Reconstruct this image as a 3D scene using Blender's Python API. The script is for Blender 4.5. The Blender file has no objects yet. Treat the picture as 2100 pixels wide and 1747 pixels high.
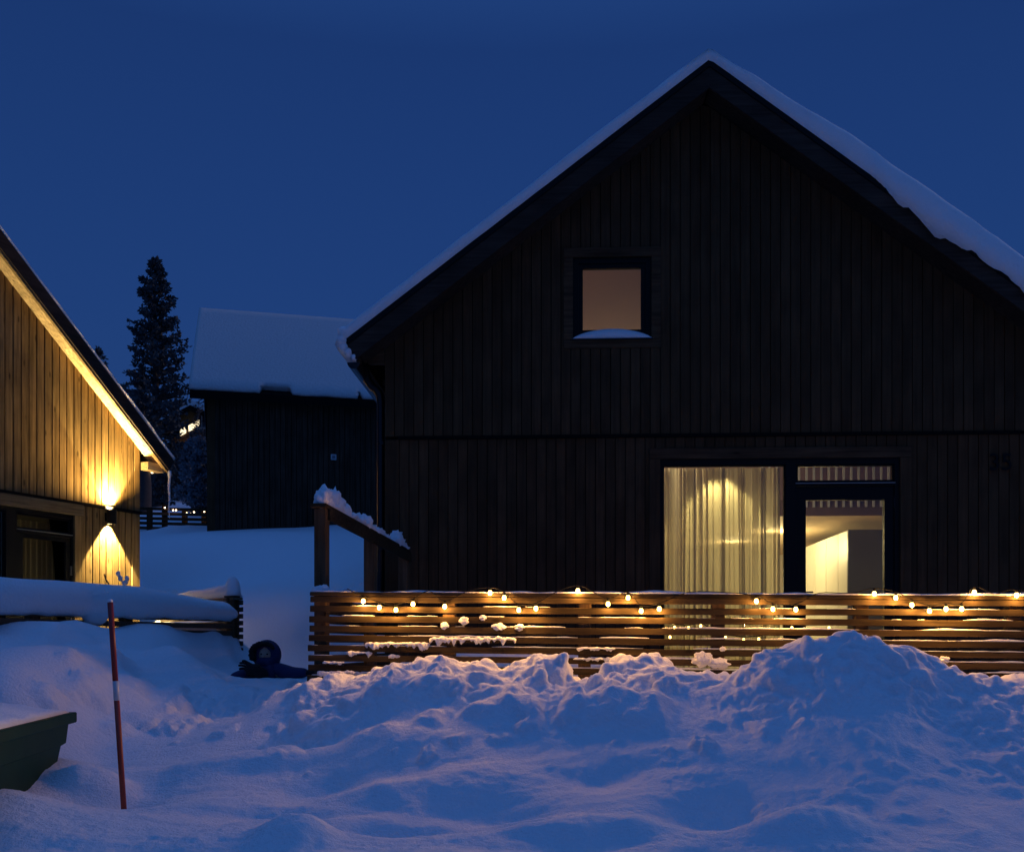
import bpy, bmesh, math, random
import numpy as np
from mathutils import Vector, Matrix
random.seed(7)
SC = bpy.context.scene
COL = SC.collection
# ------------------------------------------------------------------ camera, sky, street glow
F, CX, HY, EYE = 2103.0, 1050.0, 1320.0, 1.5
cd = bpy.data.cameras.new('camera'); cam = bpy.data.objects.new('camera', cd); COL.objects.link(cam)
cam.location = (0, 0, EYE); cam.rotation_euler = (math.radians(90), 0, 0)
cd.sensor_fit = 'HORIZONTAL'; cd.sensor_width = 36; cd.lens = 36 * F / 2100; cd.shift_y = (HY - 873.5) / 2100
cd.clip_start = 0.05; cd.clip_end = 2000
SC.camera = cam
SC.view_settings.view_transform = 'Standard'; SC.view_settings.look = 'None'
SC.view_settings.exposure = 0; SC.view_settings.gamma = 1
W = bpy.data.worlds.new('World'); SC.world = W; W.use_nodes = True
wn, wl = W.node_tree.nodes, W.node_tree.links
bg = wn['Background']
sky = wn.new('ShaderNodeTexSky'); sky.sky_type = 'NISHITA'; sky.sun_disc = False
sky.sun_elevation = math.radians(-1.5); sky.sun_rotation = math.radians(180)
sky.air_density = 1.0; sky.dust_density = 0.3; sky.ozone_density = 4.0
skb = wn.new('ShaderNodeVectorMath'); skb.operation = 'MULTIPLY'; skb.inputs[1].default_value = (0.6, 1.5, 2.3)
wl.new(sky.outputs['Color'], skb.inputs[0])
# deep dusk blue of the upper air, even all round, a touch paler towards the horizon
tc = wn.new('ShaderNodeTexCoord'); sep = wn.new('ShaderNodeSeparateXYZ'); ramp = wn.new('ShaderNodeValToRGB')
wl.new(tc.outputs['Generated'], sep.inputs[0]); wl.new(sep.outputs['Z'], ramp.inputs[0])
ramp.color_ramp.elements[0].position = 0.0; ramp.color_ramp.elements[0].color = (0.125, 0.490, 1.70, 1)
ramp.color_ramp.elements[1].position = 0.5; ramp.color_ramp.elements[1].color = (0.082, 0.295, 1.08, 1)
e_ = ramp.color_ramp.elements.new(0.95); e_.color = (0.42, 1.45, 4.6, 1)  # overhead raised above the visible sky to fill the snow with light
add = wn.new('ShaderNodeVectorMath'); add.operation = 'ADD'
wl.new(skb.outputs[0], add.inputs[0]); wl.new(ramp.outputs[0], add.inputs[1])
wl.new(add.outputs[0], bg.inputs['Color']); bg.inputs['Strength'].default_value = 0.10
sd = bpy.data.lights.new('street_glow', 'SUN'); street_glow = bpy.data.objects.new('street_glow', sd); COL.objects.link(street_glow)  # sun-type lamp added in place of an unseen street lamp to the right
sd.energy = 0.56; sd.angle = math.radians(10); sd.color = (1.0, 0.68, 0.52)
street_glow.rotation_euler = Vector((-0.86, -0.42, -0.21)).to_track_quat('-Z', 'Y').to_euler()
street_glow.location = (20, -5, 10)
SC.render.engine = 'CYCLES'
SC.cycles.use_denoising = True
SC.cycles.max_bounces = 8; SC.cycles.transparent_max_bounces = 12
SC.cycles.sample_clamp_indirect = 3.0

# ------------------------------------------------------------------ pixels of the photograph -> points in the place
def P(px, py, Y):
    return Vector(((px - CX) / F * Y, Y, EYE + (HY - py) / F * Y))

class Frame:
    """local x to the right along a wall, y into the house, z up"""
    def __init__(s, ox, oy, ang, oz=0.0):
        s.o = Vector((ox, oy, oz)); s.a = ang
        s.ux = Vector((math.cos(ang), math.sin(ang), 0)); s.uy = Vector((-math.sin(ang), math.cos(ang), 0))
    def hit(s, px, py, y=0.0):
        d = Vector(((px - CX) / F, 1.0, (HY - py) / F)); c = Vector((0, 0, EYE))
        t = (s.o + s.uy * y - c).dot(s.uy) / d.dot(s.uy)
        p = c + d * t - s.o
        return p.dot(s.ux), p.z
    def w(s, x, y, z):
        return s.o + s.ux * x + s.uy * y + Vector((0, 0, z))

# ------------------------------------------------------------------ materials
MATS = {}
def newmat(name):
    m = bpy.data.materials.new(name); m.use_nodes = True
    return m, m.node_tree.nodes, m.node_tree.links, m.node_tree.nodes['Principled BSDF']
def simple(name, col, rough=0.6, metal=0.0, var=0.0, bump=0.0, scale=20):
    m, n, l, b = newmat(name)
    b.inputs['Base Color'].default_value = (*col, 1); b.inputs['Roughness'].default_value = rough
    b.inputs['Metallic'].default_value = metal
    if var or bump:
        t = n.new('ShaderNodeTexCoord'); nz = n.new('ShaderNodeTexNoise'); nz.inputs['Scale'].default_value = scale
        nz.inputs['Detail'].default_value = 6
        l.new(t.outputs['Object'], nz.inputs['Vector'])
        if var:
            mx = n.new('ShaderNodeMix'); mx.data_type = 'RGBA'
            mx.inputs[6].default_value = (*[c * (1 - var) for c in col], 1)
            mx.inputs[7].default_value = (*[min(1, c * (1 + var)) for c in col], 1)
            l.new(nz.outputs['Fac'], mx.inputs[0]); l.new(mx.outputs[2], b.inputs['Base Color'])
        if bump:
            bp = n.new('ShaderNodeBump'); bp.inputs['Strength'].default_value = bump; bp.inputs['Distance'].default_value = 0.01
            l.new(nz.outputs['Fac'], bp.inputs['Height']); l.new(bp.outputs[0], b.inputs['Normal'])
    return m
def wood(name, col, axis, rough=0.75, rnd=0.35, knots=True, lo=0.45, hi=1.3):
    """grain along the given axis of the object, each board its own tone"""
    m, n, l, b = newmat(name)
    t = n.new('ShaderNodeTexCoord'); oi = n.new('ShaderNodeObjectInfo')
    mp = n.new('ShaderNodeMapping'); s = [34, 34, 34]; s[axis] = 1.6
    mp.inputs['Scale'].default_value = s
    off = n.new('ShaderNodeVectorMath'); off.operation = 'SCALE'
    cmb = n.new('ShaderNodeCombineXYZ')
    for i in range(3): l.new(oi.outputs['Random'], cmb.inputs[i])
    l.new(cmb.outputs[0], off.inputs[0]); off.inputs['Scale'].default_value = 37
    av = n.new('ShaderNodeVectorMath'); av.operation = 'ADD'
    l.new(t.outputs['Object'], av.inputs[0]); l.new(off.outputs[0], av.inputs[1]); l.new(av.outputs[0], mp.inputs[0])
    nz = n.new('ShaderNodeTexNoise'); nz.inputs['Scale'].default_value = 1.0; nz.inputs['Detail'].default_value = 8
    nz.inputs['Roughness'].default_value = 0.62
    l.new(mp.outputs[0], nz.inputs['Vector'])
    n2 = n.new('ShaderNodeTexNoise'); n2.inputs['Scale'].default_value = 2.3; n2.inputs['Detail'].default_value = 4
    l.new(av.outputs[0], n2.inputs['Vector'])
    cr = n.new('ShaderNodeValToRGB'); e = cr.color_ramp.elements
    e[0].position = 0.30; e[0].color = (*[c * lo for c in col], 1); e[1].position = 0.72; e[1].color = (*[c * hi for c in col], 1)
    l.new(nz.outputs['Fac'], cr.inputs[0])
    mr = n.new('ShaderNodeMapRange'); mr.inputs[3].default_value = 1 - rnd; mr.inputs[4].default_value = 1 + rnd
    l.new(oi.outputs['Random'], mr.inputs[0])
    mr2 = n.new('ShaderNodeMapRange'); mr2.inputs[1].default_value = 0.3; mr2.inputs[2].default_value = 0.7
    mr2.inputs[3].default_value = 0.72; mr2.inputs[4].default_value = 1.2
    l.new(n2.outputs['Fac'], mr2.inputs[0])
    mu = n.new('ShaderNodeMath'); mu.operation = 'MULTIPLY'; l.new(mr.outputs[0], mu.inputs[0]); l.new(mr2.outputs[0], mu.inputs[1])
    sc = n.new('ShaderNodeVectorMath'); sc.operation = 'SCALE'; l.new(cr.outputs[0], sc.inputs[0]); l.new(mu.outputs[0], sc.inputs['Scale'])
    last = sc.outputs[0]
    if knots:
        mk = n.new('ShaderNodeMapping'); s = [9, 9, 9]; s[axis] = 3.0; mk.inputs['Scale'].default_value = s
        l.new(av.outputs[0], mk.inputs[0])
        vo = n.new('ShaderNodeTexVoronoi'); vo.inputs['Scale'].default_value = 1.0; l.new(mk.outputs[0], vo.inputs['Vector'])
        kr = n.new('ShaderNodeMapRange'); kr.inputs[1].default_value = 0.06; kr.inputs[2].default_value = 0.15
        kr.inputs[3].default_value = 0.35; kr.inputs[4].default_value = 1.0
        l.new(vo.outputs['Distance'], kr.inputs[0])
        ks = n.new('ShaderNodeVectorMath'); ks.operation = 'SCALE'; l.new(last, ks.inputs[0]); l.new(kr.outputs[0], ks.inputs['Scale'])
        last = ks.outputs[0]
    l.new(last, b.inputs['Base Color'])
    b.inputs['Roughness'].default_value = rough
    b.inputs['Specular IOR Level'].default_value = 0.08
    bp = n.new('ShaderNodeBump'); bp.inputs['Strength'].default_value = 0.35; bp.inputs['Distance'].default_value = 0.004
    l.new(nz.outputs['Fac'], bp.inputs['Height']); l.new(bp.outputs[0], b.inputs['Normal'])
    return m
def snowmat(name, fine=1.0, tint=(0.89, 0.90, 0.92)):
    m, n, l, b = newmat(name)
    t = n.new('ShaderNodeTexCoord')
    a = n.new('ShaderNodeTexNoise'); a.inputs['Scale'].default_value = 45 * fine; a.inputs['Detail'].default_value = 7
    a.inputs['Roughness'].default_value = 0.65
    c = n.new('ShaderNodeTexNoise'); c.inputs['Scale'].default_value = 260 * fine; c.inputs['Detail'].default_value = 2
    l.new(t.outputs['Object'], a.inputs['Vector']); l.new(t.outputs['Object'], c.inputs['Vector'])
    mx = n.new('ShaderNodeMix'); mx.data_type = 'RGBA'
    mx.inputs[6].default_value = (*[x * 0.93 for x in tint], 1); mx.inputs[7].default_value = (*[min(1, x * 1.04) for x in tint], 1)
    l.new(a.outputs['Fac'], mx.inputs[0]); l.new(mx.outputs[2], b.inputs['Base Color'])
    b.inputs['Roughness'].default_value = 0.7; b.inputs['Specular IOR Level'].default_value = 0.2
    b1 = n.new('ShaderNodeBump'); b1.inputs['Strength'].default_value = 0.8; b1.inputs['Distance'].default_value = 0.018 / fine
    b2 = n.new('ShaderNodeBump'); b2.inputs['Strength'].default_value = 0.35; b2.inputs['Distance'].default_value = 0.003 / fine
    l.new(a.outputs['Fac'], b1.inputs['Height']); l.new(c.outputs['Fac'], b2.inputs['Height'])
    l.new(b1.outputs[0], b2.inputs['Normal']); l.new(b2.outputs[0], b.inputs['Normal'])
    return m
def emis(name, col, strength):
    m, n, l, b = newmat(name)
    b.inputs['Base Color'].default_value = (0.8, 0.7, 0.5, 1)
    b.inputs['Emission Color'].default_value = (*col, 1); b.inputs['Emission Strength'].default_value = strength
    return m
def glass(name, tint=(0.93, 0.96, 0.95), refl=1.0):
    m, n, l, b = newmat(name); n.remove(b)
    out = n['Material Output']
    tr = n.new('ShaderNodeBsdfTransparent'); tr.inputs[0].default_value = (*tint, 1)
    gl = n.new('ShaderNodeBsdfGlossy'); gl.inputs['Roughness'].default_value = 0.003
    fr = n.new('ShaderNodeFresnel'); fr.inputs[0].default_value = 1.5
    mu = n.new('ShaderNodeMath'); mu.operation = 'MULTIPLY'; mu.inputs[1].default_value = refl
    l.new(fr.outputs[0], mu.inputs[0])
    mx = n.new('ShaderNodeMixShader'); l.new(mu.outputs[0], mx.inputs[0]); l.new(tr.outputs[0], mx.inputs[1]); l.new(gl.outputs[0], mx.inputs[2])
    l.new(mx.outputs[0], out.inputs[0])
    return m
def _dull(m, sp):
    m.node_tree.nodes['Principled BSDF'].inputs['Specular IOR Level'].default_value = sp; return m
M = dict(
    snow=snowmat('snow'), snow_dimmed=snowmat('snow_dimmed', 0.4, (0.60, 0.60, 0.60)),  # darker copy for far roofs, dimness put into the colour to meet the sky
    dark_v=wood('dark_cladding', (0.082, 0.044, 0.021), 2, rnd=0.12, knots=False, lo=0.68, hi=1.18),
    dark_h=wood('dark_trim', (0.086, 0.047, 0.024), 0, rnd=0.15),
    barge=wood('dark_barge', (0.052, 0.036, 0.027), 0, rnd=0.1, knots=False),
    black=_dull(simple('black_paint', (0.006, 0.006, 0.006), 0.55), 0.15),
    blackmat=_dull(simple('black_board_matt', (0.008, 0.007, 0.007), 0.9), 0.05),  # plain matt black for backing, roof slabs and drip boards
    metal=simple('black_metal', (0.008, 0.008, 0.009), 0.3, 0.4),
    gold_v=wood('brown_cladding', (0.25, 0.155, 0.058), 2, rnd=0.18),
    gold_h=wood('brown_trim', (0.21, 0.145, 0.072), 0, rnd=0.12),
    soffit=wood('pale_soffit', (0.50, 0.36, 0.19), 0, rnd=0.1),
    slat=wood('fence_wood', (0.056, 0.039, 0.021), 0, rnd=0.22),
    post=wood('fence_post_wood', (0.13, 0.082, 0.045), 2, rnd=0.15),
    slat_old=wood('weathered_fence_wood', (0.13, 0.095, 0.065), 0, rnd=0.2),
    glass=glass('window_glass'),
    white=simple('white_paint', (0.75, 0.72, 0.66), 0.5),
)

# ------------------------------------------------------------------ mesh helpers
def tag(o, label=None, cat=None, group=None, kind=None):
    if label: o['label'] = label
    if cat: o['category'] = cat
    if group: o['group'] = group
    if kind: o['kind'] = kind
    return o
def empty(name, loc=(0, 0, 0), rz=0.0, **k):
    o = bpy.data.objects.new(name, None); COL.objects.link(o); o.location = loc; o.rotation_euler = (0, 0, rz)
    o.empty_display_size = 0.2
    return tag(o, **k)
def link(name, me, mat=None, parent=None, smooth=False, **k):
    o = bpy.data.objects.new(name, me); COL.objects.link(o)
    if mat: me.materials.append(mat)
    if parent: o.parent = parent
    if smooth: me.polygons.foreach_set('use_smooth', [True] * len(me.polygons))
    return tag(o, **k)
class MB:
    def __init__(s): s.v = []; s.f = []
    def add(s, vs, fs):
        b = len(s.v); s.v += [tuple(v) for v in vs]; s.f += [tuple(i + b for i in f) for f in fs]; return s
    def box(s, a, b):
        x0, y0, z0 = a; x1, y1, z1 = b
        return s.add([(x0, y0, z0), (x1, y0, z0), (x1, y1, z0), (x0, y1, z0), (x0, y0, z1), (x1, y0, z1), (x1, y1, z1), (x0, y1, z1)],
                     [(0, 3, 2, 1), (4, 5, 6, 7), (0, 1, 5, 4), (1, 2, 6, 5), (2, 3, 7, 6), (3, 0, 4, 7)])
    def hexa(s, p):  # 8 points, bottom ring then top ring
        return s.add(p, [(0, 3, 2, 1), (4, 5, 6, 7), (0, 1, 5, 4), (1, 2, 6, 5), (2, 3, 7, 6), (3, 0, 4, 7)])
    def prism(s, poly, y0, y1):  # polygon in xz, extruded along y
        n = len(poly); vs = [(x, y0, z) for x, z in poly] + [(x, y1, z) for x, z in poly]
        fs = [tuple(range(n)), tuple(range(2 * n - 1, n - 1, -1))] + [(i, i + n, (i + 1) % n + n, (i + 1) % n) for i in range(n)]
        return s.add(vs, fs)
    def beam(s, p, q, w, h, up=Vector((0, 0, 1))):
        p, q = Vector(p), Vector(q); d = (q - p).normalized(); sd_ = d.cross(up)
        if sd_.length < 1e-4: sd_ = Vector((1, 0, 0))
        sd_.normalize(); u = sd_.cross(d).normalized()
        a, b = sd_ * w / 2, u * h / 2
        return s.add([p - a - b, p + a - b, p + a + b, p - a + b, q - a - b, q + a - b, q + a + b, q - a + b],
                     [(0, 1, 2, 3), (7, 6, 5, 4), (0, 4, 5, 1), (1, 5, 6, 2), (2, 6, 7, 3), (3, 7, 4, 0)])
    def tube(s, pts, rad, n=10, caps=True):
        pts = [Vector(p) for p in pts]; k = len(pts)
        rads = rad if isinstance(rad, (list, tuple)) else [rad] * k
        rings = []; ref = None
        for i, p in enumerate(pts):
            d = (pts[min(i + 1, k - 1)] - pts[max(i - 1, 0)]).normalized()
            if ref is None:
                ref = d.orthogonal().normalized()
            ref = (ref - d * ref.dot(d)).normalized(); b = d.cross(ref)
            rings.append([p + (ref * math.cos(2 * math.pi * j / n) + b * math.sin(2 * math.pi * j / n)) * rads[i] for j in range(n)])
        return s.loft(rings, True, caps)
    def loft(s, rings, closed=True, caps=True):
        n = len(rings[0]); vs = [v for r in rings for v in r]; fs = []
        for i in range(len(rings) - 1):
            for j in range(n if closed else n - 1):
                a, b = i * n + j, i * n + (j + 1) % n
                fs.append((a, b, b + n, a + n))
        if caps and closed: fs += [tuple(range(n - 1, -1, -1)), tuple(range((len(rings) - 1) * n, len(rings) * n))]
        return s.add(vs, fs)
    def blob(s, c, r, seed=0, rough=0.25, freq=2.2, sub=2):
        bm = bmesh.new(); bmesh.ops.create_icosphere(bm, subdivisions=sub, radius=1.0)
        from mathutils import noise
        c = Vector(c); off = Vector((seed * 3.7, seed * 1.3, -seed * 2.1)); vs = []
        for v in bm.verts:
            n1 = noise.noise(v.co * freq + off) + 0.5 * noise.noise(v.co * freq * 2.3 + off)
            q = v.co * (1 + rough * n1); vs.append((c.x + q.x * r[0], c.y + q.y * r[1], c.z + q.z * r[2]))
        fs = [tuple(v.index for v in f.verts) for f in bm.faces]; bm.free()
        return s.add(vs, fs)
    def build(s, name, mat=None, parent=None, smooth=False, bevel=0.0, **k):
        me = bpy.data.meshes.new(name); me.from_pydata(s.v, [], s.f); me.update()
        bm = bmesh.new(); bm.from_mesh(me)
        bmesh.ops.recalc_face_normals(bm, faces=bm.faces)
        bm.to_mesh(me); bm.free()
        o = link(name, me, mat, parent, smooth, **k)
        if bevel:
            md = o.modifiers.new('bevel', 'BEVEL'); md.width = bevel; md.segments = 1; md.limit_method = 'ANGLE'
        return o

# numpy gradient noise
_rng = np.random.RandomState(3)
_perm = np.concatenate([_rng.permutation(512)] * 3)
_ga = _rng.rand(512) * 2 * np.pi; _gx, _gy = np.cos(_ga), np.sin(_ga)
def pn(x, y, seed=0):
    x = np.asarray(x, float) + seed * 17.31; y = np.asarray(y, float) + seed * 9.17
    xi = np.floor(x).astype(int); yi = np.floor(y).astype(int); xf = x - xi; yf = y - yi
    def g(ix, iy, dx, dy):
        h = _perm[(_perm[ix & 511] + iy) & 511]; return _gx[h] * dx + _gy[h] * dy
    u = xf * xf * xf * (xf * (xf * 6 - 15) + 10); v = yf * yf * yf * (yf * (yf * 6 - 15) + 10)
    a = g(xi, yi, xf, yf); b = g(xi + 1, yi, xf - 1, yf); c = g(xi, yi + 1, xf, yf - 1); d = g(xi + 1, yi + 1, xf - 1, yf - 1)
    return (a + u * (b - a)) * (1 - v) + (c + u * (d - c)) * v
def fbm(x, y, oct=4, seed=0, gain=0.5):
    r = 0; a = 1.0; f = 1.0
    for i in range(oct): r = r + a * pn(x * f, y * f, seed + i); a *= gain; f *= 2.03
    return r
def pn3(x, y, z, seed=0):
    x = x + seed * 13.7; y = y + seed * 7.3; z = z + seed * 3.9
    xi = np.floor(x).astype(int); yi = np.floor(y).astype(int); zi = np.floor(z).astype(int)
    xf, yf, zf = x - xi, y - yi, z - zi
    u = xf * xf * (3 - 2 * xf); v = yf * yf * (3 - 2 * yf); w = zf * zf * (3 - 2 * zf)
    def g(i, j, k):
        h = _perm[(_perm[(_perm[(xi + i) & 511] + yi + j) & 511] + zi + k) & 511]
        return _g3[h, 0] * (xf - i) + _g3[h, 1] * (yf - j) + _g3[h, 2] * (zf - k)
    def m(a, b, t): return a + t * (b - a)
    return m(m(m(g(0, 0, 0), g(1, 0, 0), u), m(g(0, 1, 0), g(1, 1, 0), u), v), m(m(g(0, 0, 1), g(1, 0, 1), u), m(g(0, 1, 1), g(1, 1, 1), u), v), w)
_g3 = _rng.randn(512, 3); _g3 /= np.linalg.norm(_g3, axis=1)[:, None]; _g3 *= 1.5
def sst(a, b, x):
    t = np.clip((x - a) / (b - a), 0, 1); return t * t * (3 - 2 * t)

# ------------------------------------------------------------------ the frames of the main structures
FH = Frame(*P(790, 1320, 10.62).xy, math.radians(-2.7))          # dark house on the right, origin at its left front corner
LC = P(283, 1320, 13.0)
FL = Frame(LC.x, LC.y, math.radians(65.7))                       # lit house on the left, origin at its far right corner
fa, fb = P(638, 1214, 7.6), P(2100, 1222, 7.17)                  # top of the slatted fence
FF = Frame(fa.x, fa.y, math.atan2(fb.y - fa.y, fb.x - fa.x))
F_SL = (fb.z - fa.z) / (fb.xy - fa.xy).length
def fence_y(X): return fa.y + (X - fa.x) * math.tan(FF.a)

# ------------------------------------------------------------------ snow ground
CP = []
def cp(*t):
    for px, py, Y in t: CP.append(tuple(P(px, py, Y)))
cp((-150, 1790, 4.6), (0, 1750, 4.7), (350, 1747, 4.7), (700, 1747, 4.7), (1050, 1747, 4.7), (1400, 1750, 4.7), (1750, 1735, 4.7), (2100, 1745, 4.6), (2350, 1750, 4.6))
cp((0, 1612, 5.35), (80, 1578, 6.15), (132, 1556, 6.5), (120, 1640, 5.8), (255, 1662, 5.9), (500, 1680, 5.25), (800, 1680, 5.25), (1050, 1680, 5.2), (1350, 1675, 5.15), (1700, 1655, 5.15), (2050, 1655, 5.1), (2300, 1650, 5.1))
crest = [(636, 1400), (678, 1389), (732, 1385), (786, 1377), (839, 1377), (862, 1362), (893, 1359), (929, 1367), (964, 1368), (1000, 1381), (1054, 1373), (1090, 1370),
         (1160, 1380), (1196, 1402), (1225, 1385), (1246, 1367), (1286, 1357), (1321, 1352), (1357, 1360), (1383, 1366), (1400, 1385), (1426, 1390), (1470, 1388)]
for px, py in crest:
    Y = fence_y(P(px, py, 7.5).x) - 0.30; cp((px, py, Y)); q = P(px, py, Y); CP.append((q.x, Y + 0.42, q.z - 0.05))
pile = [(1500, 1378), (1530, 1363), (1569, 1345), (1600, 1330), (1640, 1322), (1690, 1314), (1733, 1298), (1769, 1302), (1799, 1317), (1837, 1330), (1872, 1330), (1890, 1348),
        (1917, 1362), (1946, 1368), (1981, 1388), (2022, 1396), (2060, 1388), (2110, 1378), (2250, 1375)]
for px, py in pile:
    Y = 6.62 if 1560 < px < 1880 else 6.75
    cp((px, py, Y)); q = P(px, py, Y); CP.append((q.x, Y + 0.40, q.z - 0.16)); 
cp((1740, 1400, 6.3), (1740, 1500, 5.9), (1740, 1590, 5.5), (1960, 1450, 6.25), (2000, 1550, 5.75), (2180, 1450, 6.25), (1530, 1440, 6.35), (1500, 1550, 5.8), (1620, 1420, 6.3), (1850, 1440, 6.2))
cp((300, 1420, 8.3), (450, 1440, 7.7), (620, 1412, 7.9), (300, 1500, 7.2), (600, 1475, 6.9), (190, 1545, 6.9), (400, 1590, 6.25), (800, 1440, 6.8), (800, 1530, 6.1),
   (1100, 1440, 6.65), (1100, 1550, 5.95), (1300, 1440, 6.6), (1330, 1540, 5.9), (950, 1480, 6.45), (620, 1580, 6.1))
cp((0, 1330, 7.5), (110, 1321, 7.8), (230, 1317, 8.25), (350, 1323, 8.8), (450, 1336, 9.4), (520, 1350, 10.2), (60, 1345, 7.95), (180, 1335, 8.4), (300, 1338, 8.9), (420, 1345, 9.5), (0, 1405, 6.9), (110, 1395, 7.2), (230, 1390, 7.6), (350, 1390, 8.1), (450, 1390, 8.8))
cp((0, 1304, 8.15), (21, 1295, 8.3), (56, 1280, 8.5), (104, 1279, 8.75), (140, 1273, 8.85), (188, 1281, 9.1), (250, 1287, 9.5), (292, 1279, 9.7), (348, 1282, 10.1), (382, 1293, 10.35), (449, 1299, 10.8), (490, 1312, 11.1), (515, 1338, 11.4))
CP += [(-4.3, 9.3, 1.45), (-4.0, 10.2, 1.45), (-3.7, 11.2, 1.45), (-4.4, 12.2, 1.5), (-4.9, 8.4, 1.4)]
cp((470, 1397, 10.1), (520, 1399, 10.1), (560, 1398, 10.15), (600, 1394, 10.15), (645, 1391, 10.2), (500, 1372, 10.9), (560, 1374, 10.9), (630, 1372, 10.95), (560, 1406, 9.4), (620, 1408, 9.0), (480, 1408, 9.2), (560, 1335, 12.6), (490, 1325, 12.4), (640, 1340, 12.6), (450, 1290, 13.0))
cp((300, 1092, 21.5), (350, 1078, 21.5), (400, 1082, 21.5), (440, 1090, 19.5), (600, 1086, 19.8), (760, 1085, 19.8), (300, 1215, 14.5), (450, 1200, 15.2), (600, 1195, 15.2), (600, 1285, 12.9),
   (740, 1140, 17.5), (740, 1220, 14.5), (900, 1200, 15.2), (330, 1150, 17.5), (600, 1140, 17.2))
CP += [(-3.9, 7.9, 1.41), (-3.35, 8.6, 1.44), (-3.0, 9.1, 1.42), (-2.77, 9.75, 1.39)]
CP += [(-6, 14, 1.5), (-9, 12, 1.3), (-7, 9, 1.3), (-5.5, 7, 1.2), (-6, 17, 2.3), (-12, 20, 3.0), (-0.8, 8.6, 1.36), (0.2, 9.5, 1.33), (0.1, 8.3, 1.42), (1.0, 8.3, 1.36), (1.3, 9.0, 1.2), (2.2, 9.4, 1.05), (3.3, 9.0, 0.98), (4.5, 9.2, 1.0),
       (3.5, 8.1, 1.05), (-0.5, 10.2, 1.35), (0, 13, 1.0), (3, 13, .8), (6, 13, .8), (8, 10, 1.0), (8, 6, .9), (3, 17, 1.6), (8, 18, 2.0), (0, 3, .45), (-4, 3, .4), (4, 3, .5), (0, 0, .2), (-6, 0, .2), (6, 0, .2),
       (0, -4, 0), (-10, 4, .4), (12, 4, .5), (-4.2, 5.2, .5), (-3.6, 6.4, .6)]
CP += [(x, y, z) for x in (-26, -12, 0, 14, 28) for y, z in ((24, 4.3), (31, 5.4), (42, 7.1), (52, 8.9), (64, 10.3))]
CP = np.array(CP)
def tps(P_, z, lam=0.0015):
    d = np.hypot(P_[:, None, 0] - P_[None, :, 0], P_[:, None, 1] - P_[None, :, 1])
    K = np.where(d > 0, d * d * np.log(d + 1e-12), 0) + lam * np.eye(len(P_))
    Q = np.c_[np.ones(len(P_)), P_]; A = np.block([[K, Q], [Q.T, np.zeros((3, 3))]])
    return np.linalg.solve(A, np.r_[z, 0, 0, 0])
TW = tps(CP[:, :2], CP[:, 2])
def tps_eval(X, Y):
    sh = X.shape; x = X.ravel(); y = Y.ravel(); r = TW[-3] + TW[-2] * x + TW[-1] * y
    for (cx_, cy_, _), w in zip(CP, TW):
        d2 = (x - cx_) ** 2 + (y - cy_) ** 2 + 1e-9
        r = r + w * 0.5 * d2 * np.log(d2)
    return r.reshape(sh)
def ground(X, Y):
    X = np.asarray(X, float); Y = np.asarray(Y, float)
    Z = tps_eval(X, np.minimum(Y, 66)) + 0.10 * np.maximum(Y - 66, 0)
    near = 1 - sst(9, 14, Y)
    fy = fa.y + (X - fa.x) * math.tan(FF.a)
    bank = sst(-2.0, -1.2, X) * sst(0, 0.5, Y - (fy - 1.55)) * (1 - sst(0.0, 0.25, Y - (fy - 0.02)))
    pl = np.exp(-((X - 2.5) / 1.1) ** 2) * sst(4.6, 5.6, Y) * (1 - sst(7.0, 7.3, Y)) + 0.6 * sst(1.1, 1.6, X) * sst(4.4, 5.0, Y) * (1 - sst(7.1, 7.4, Y))
    rough = np.clip(bank + pl, 0, 1)
    mid = near * (1 - sst(6.6, 7.4, Y)) * (1 - rough * 0.6)
    Z = Z + 0.030 * fbm(X * 0.35, Y * 0.35, 3, 5) * (1 + 2 * sst(12, 30, Y))
    # wind-soft dunes and old tracks in front
    wx = X + 0.25 * pn(X * 1.1, Y * 1.1, 31); wy = Y + 0.25 * pn(X * 1.1, Y * 1.1, 32)
    dn = fbm(wx * 0.8, wy * 1.4, 3, 11); dune = 1 - np.sqrt(dn * dn + 0.012) * 2.2
    Z = Z + mid * (0.042 * (dune - 0.6)) * (0.35 + 0.65 * sst(-2.6, -1.2, X))
    Z = Z + mid * (0.013 * fbm(X * 3.4, Y * 6.0, 4, 15) + sst(-0.1, 0.25, fbm(X * 1.3, Y * 2.0, 2, 17)) * 0.006 * fbm(X * 17, Y * 26, 3, 19))
    # chunky thrown-up snow
    wx = X + 0.16 * fbm(X * 1.7, Y * 1.7, 3, 71); wy = Y + 0.16 * fbm(X * 1.7, Y * 1.7, 3, 72)
    r1 = fbm(wx * 1.5, wy * 1.3, 3, 21); r2 = 1 - np.abs(fbm(wx * 2.6, wy * 1.7, 3, 25)) * 2.4; r3 = 1 - np.abs(fbm(wx * 7, wy * 7, 3, 27)) * 2.2; cr = sst(0.0, 0.35, fbm(wx * 1.6 + 9, wy * 1.6, 2, 75) + 0.12 + 0.25 * bank)
    Z = Z + rough * ((0.035 + 0.03 * bank) * r1 + 0.014 * (r2 - 0.6))
    lane = near * (1 - sst(-1.6, -1.0, X)) * sst(6.8, 7.5, Y) * (1 - sst(11.2, 11.8, Y))
    trk = np.exp(-((Y - (8.0 + 0.35 * np.sin(X * 1.3))) / 0.5) ** 2)
    Z = Z + near * (1 - sst(-1.9, -1.3, X)) * trk * 0.10 * fbm(X * 3.2, Y * 3.2, 4, 41)
    Z = Z + near * (1 - rough) * 0.004 * fbm(X * 14, Y * 14, 3, 51)
    return Z
LUMPS = []
def lump(px, py, Y, r, h=None, e=2.0): LUMPS.append((*P(px, py, Y), r, h or r, e))
rl = random.Random(11)
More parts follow.
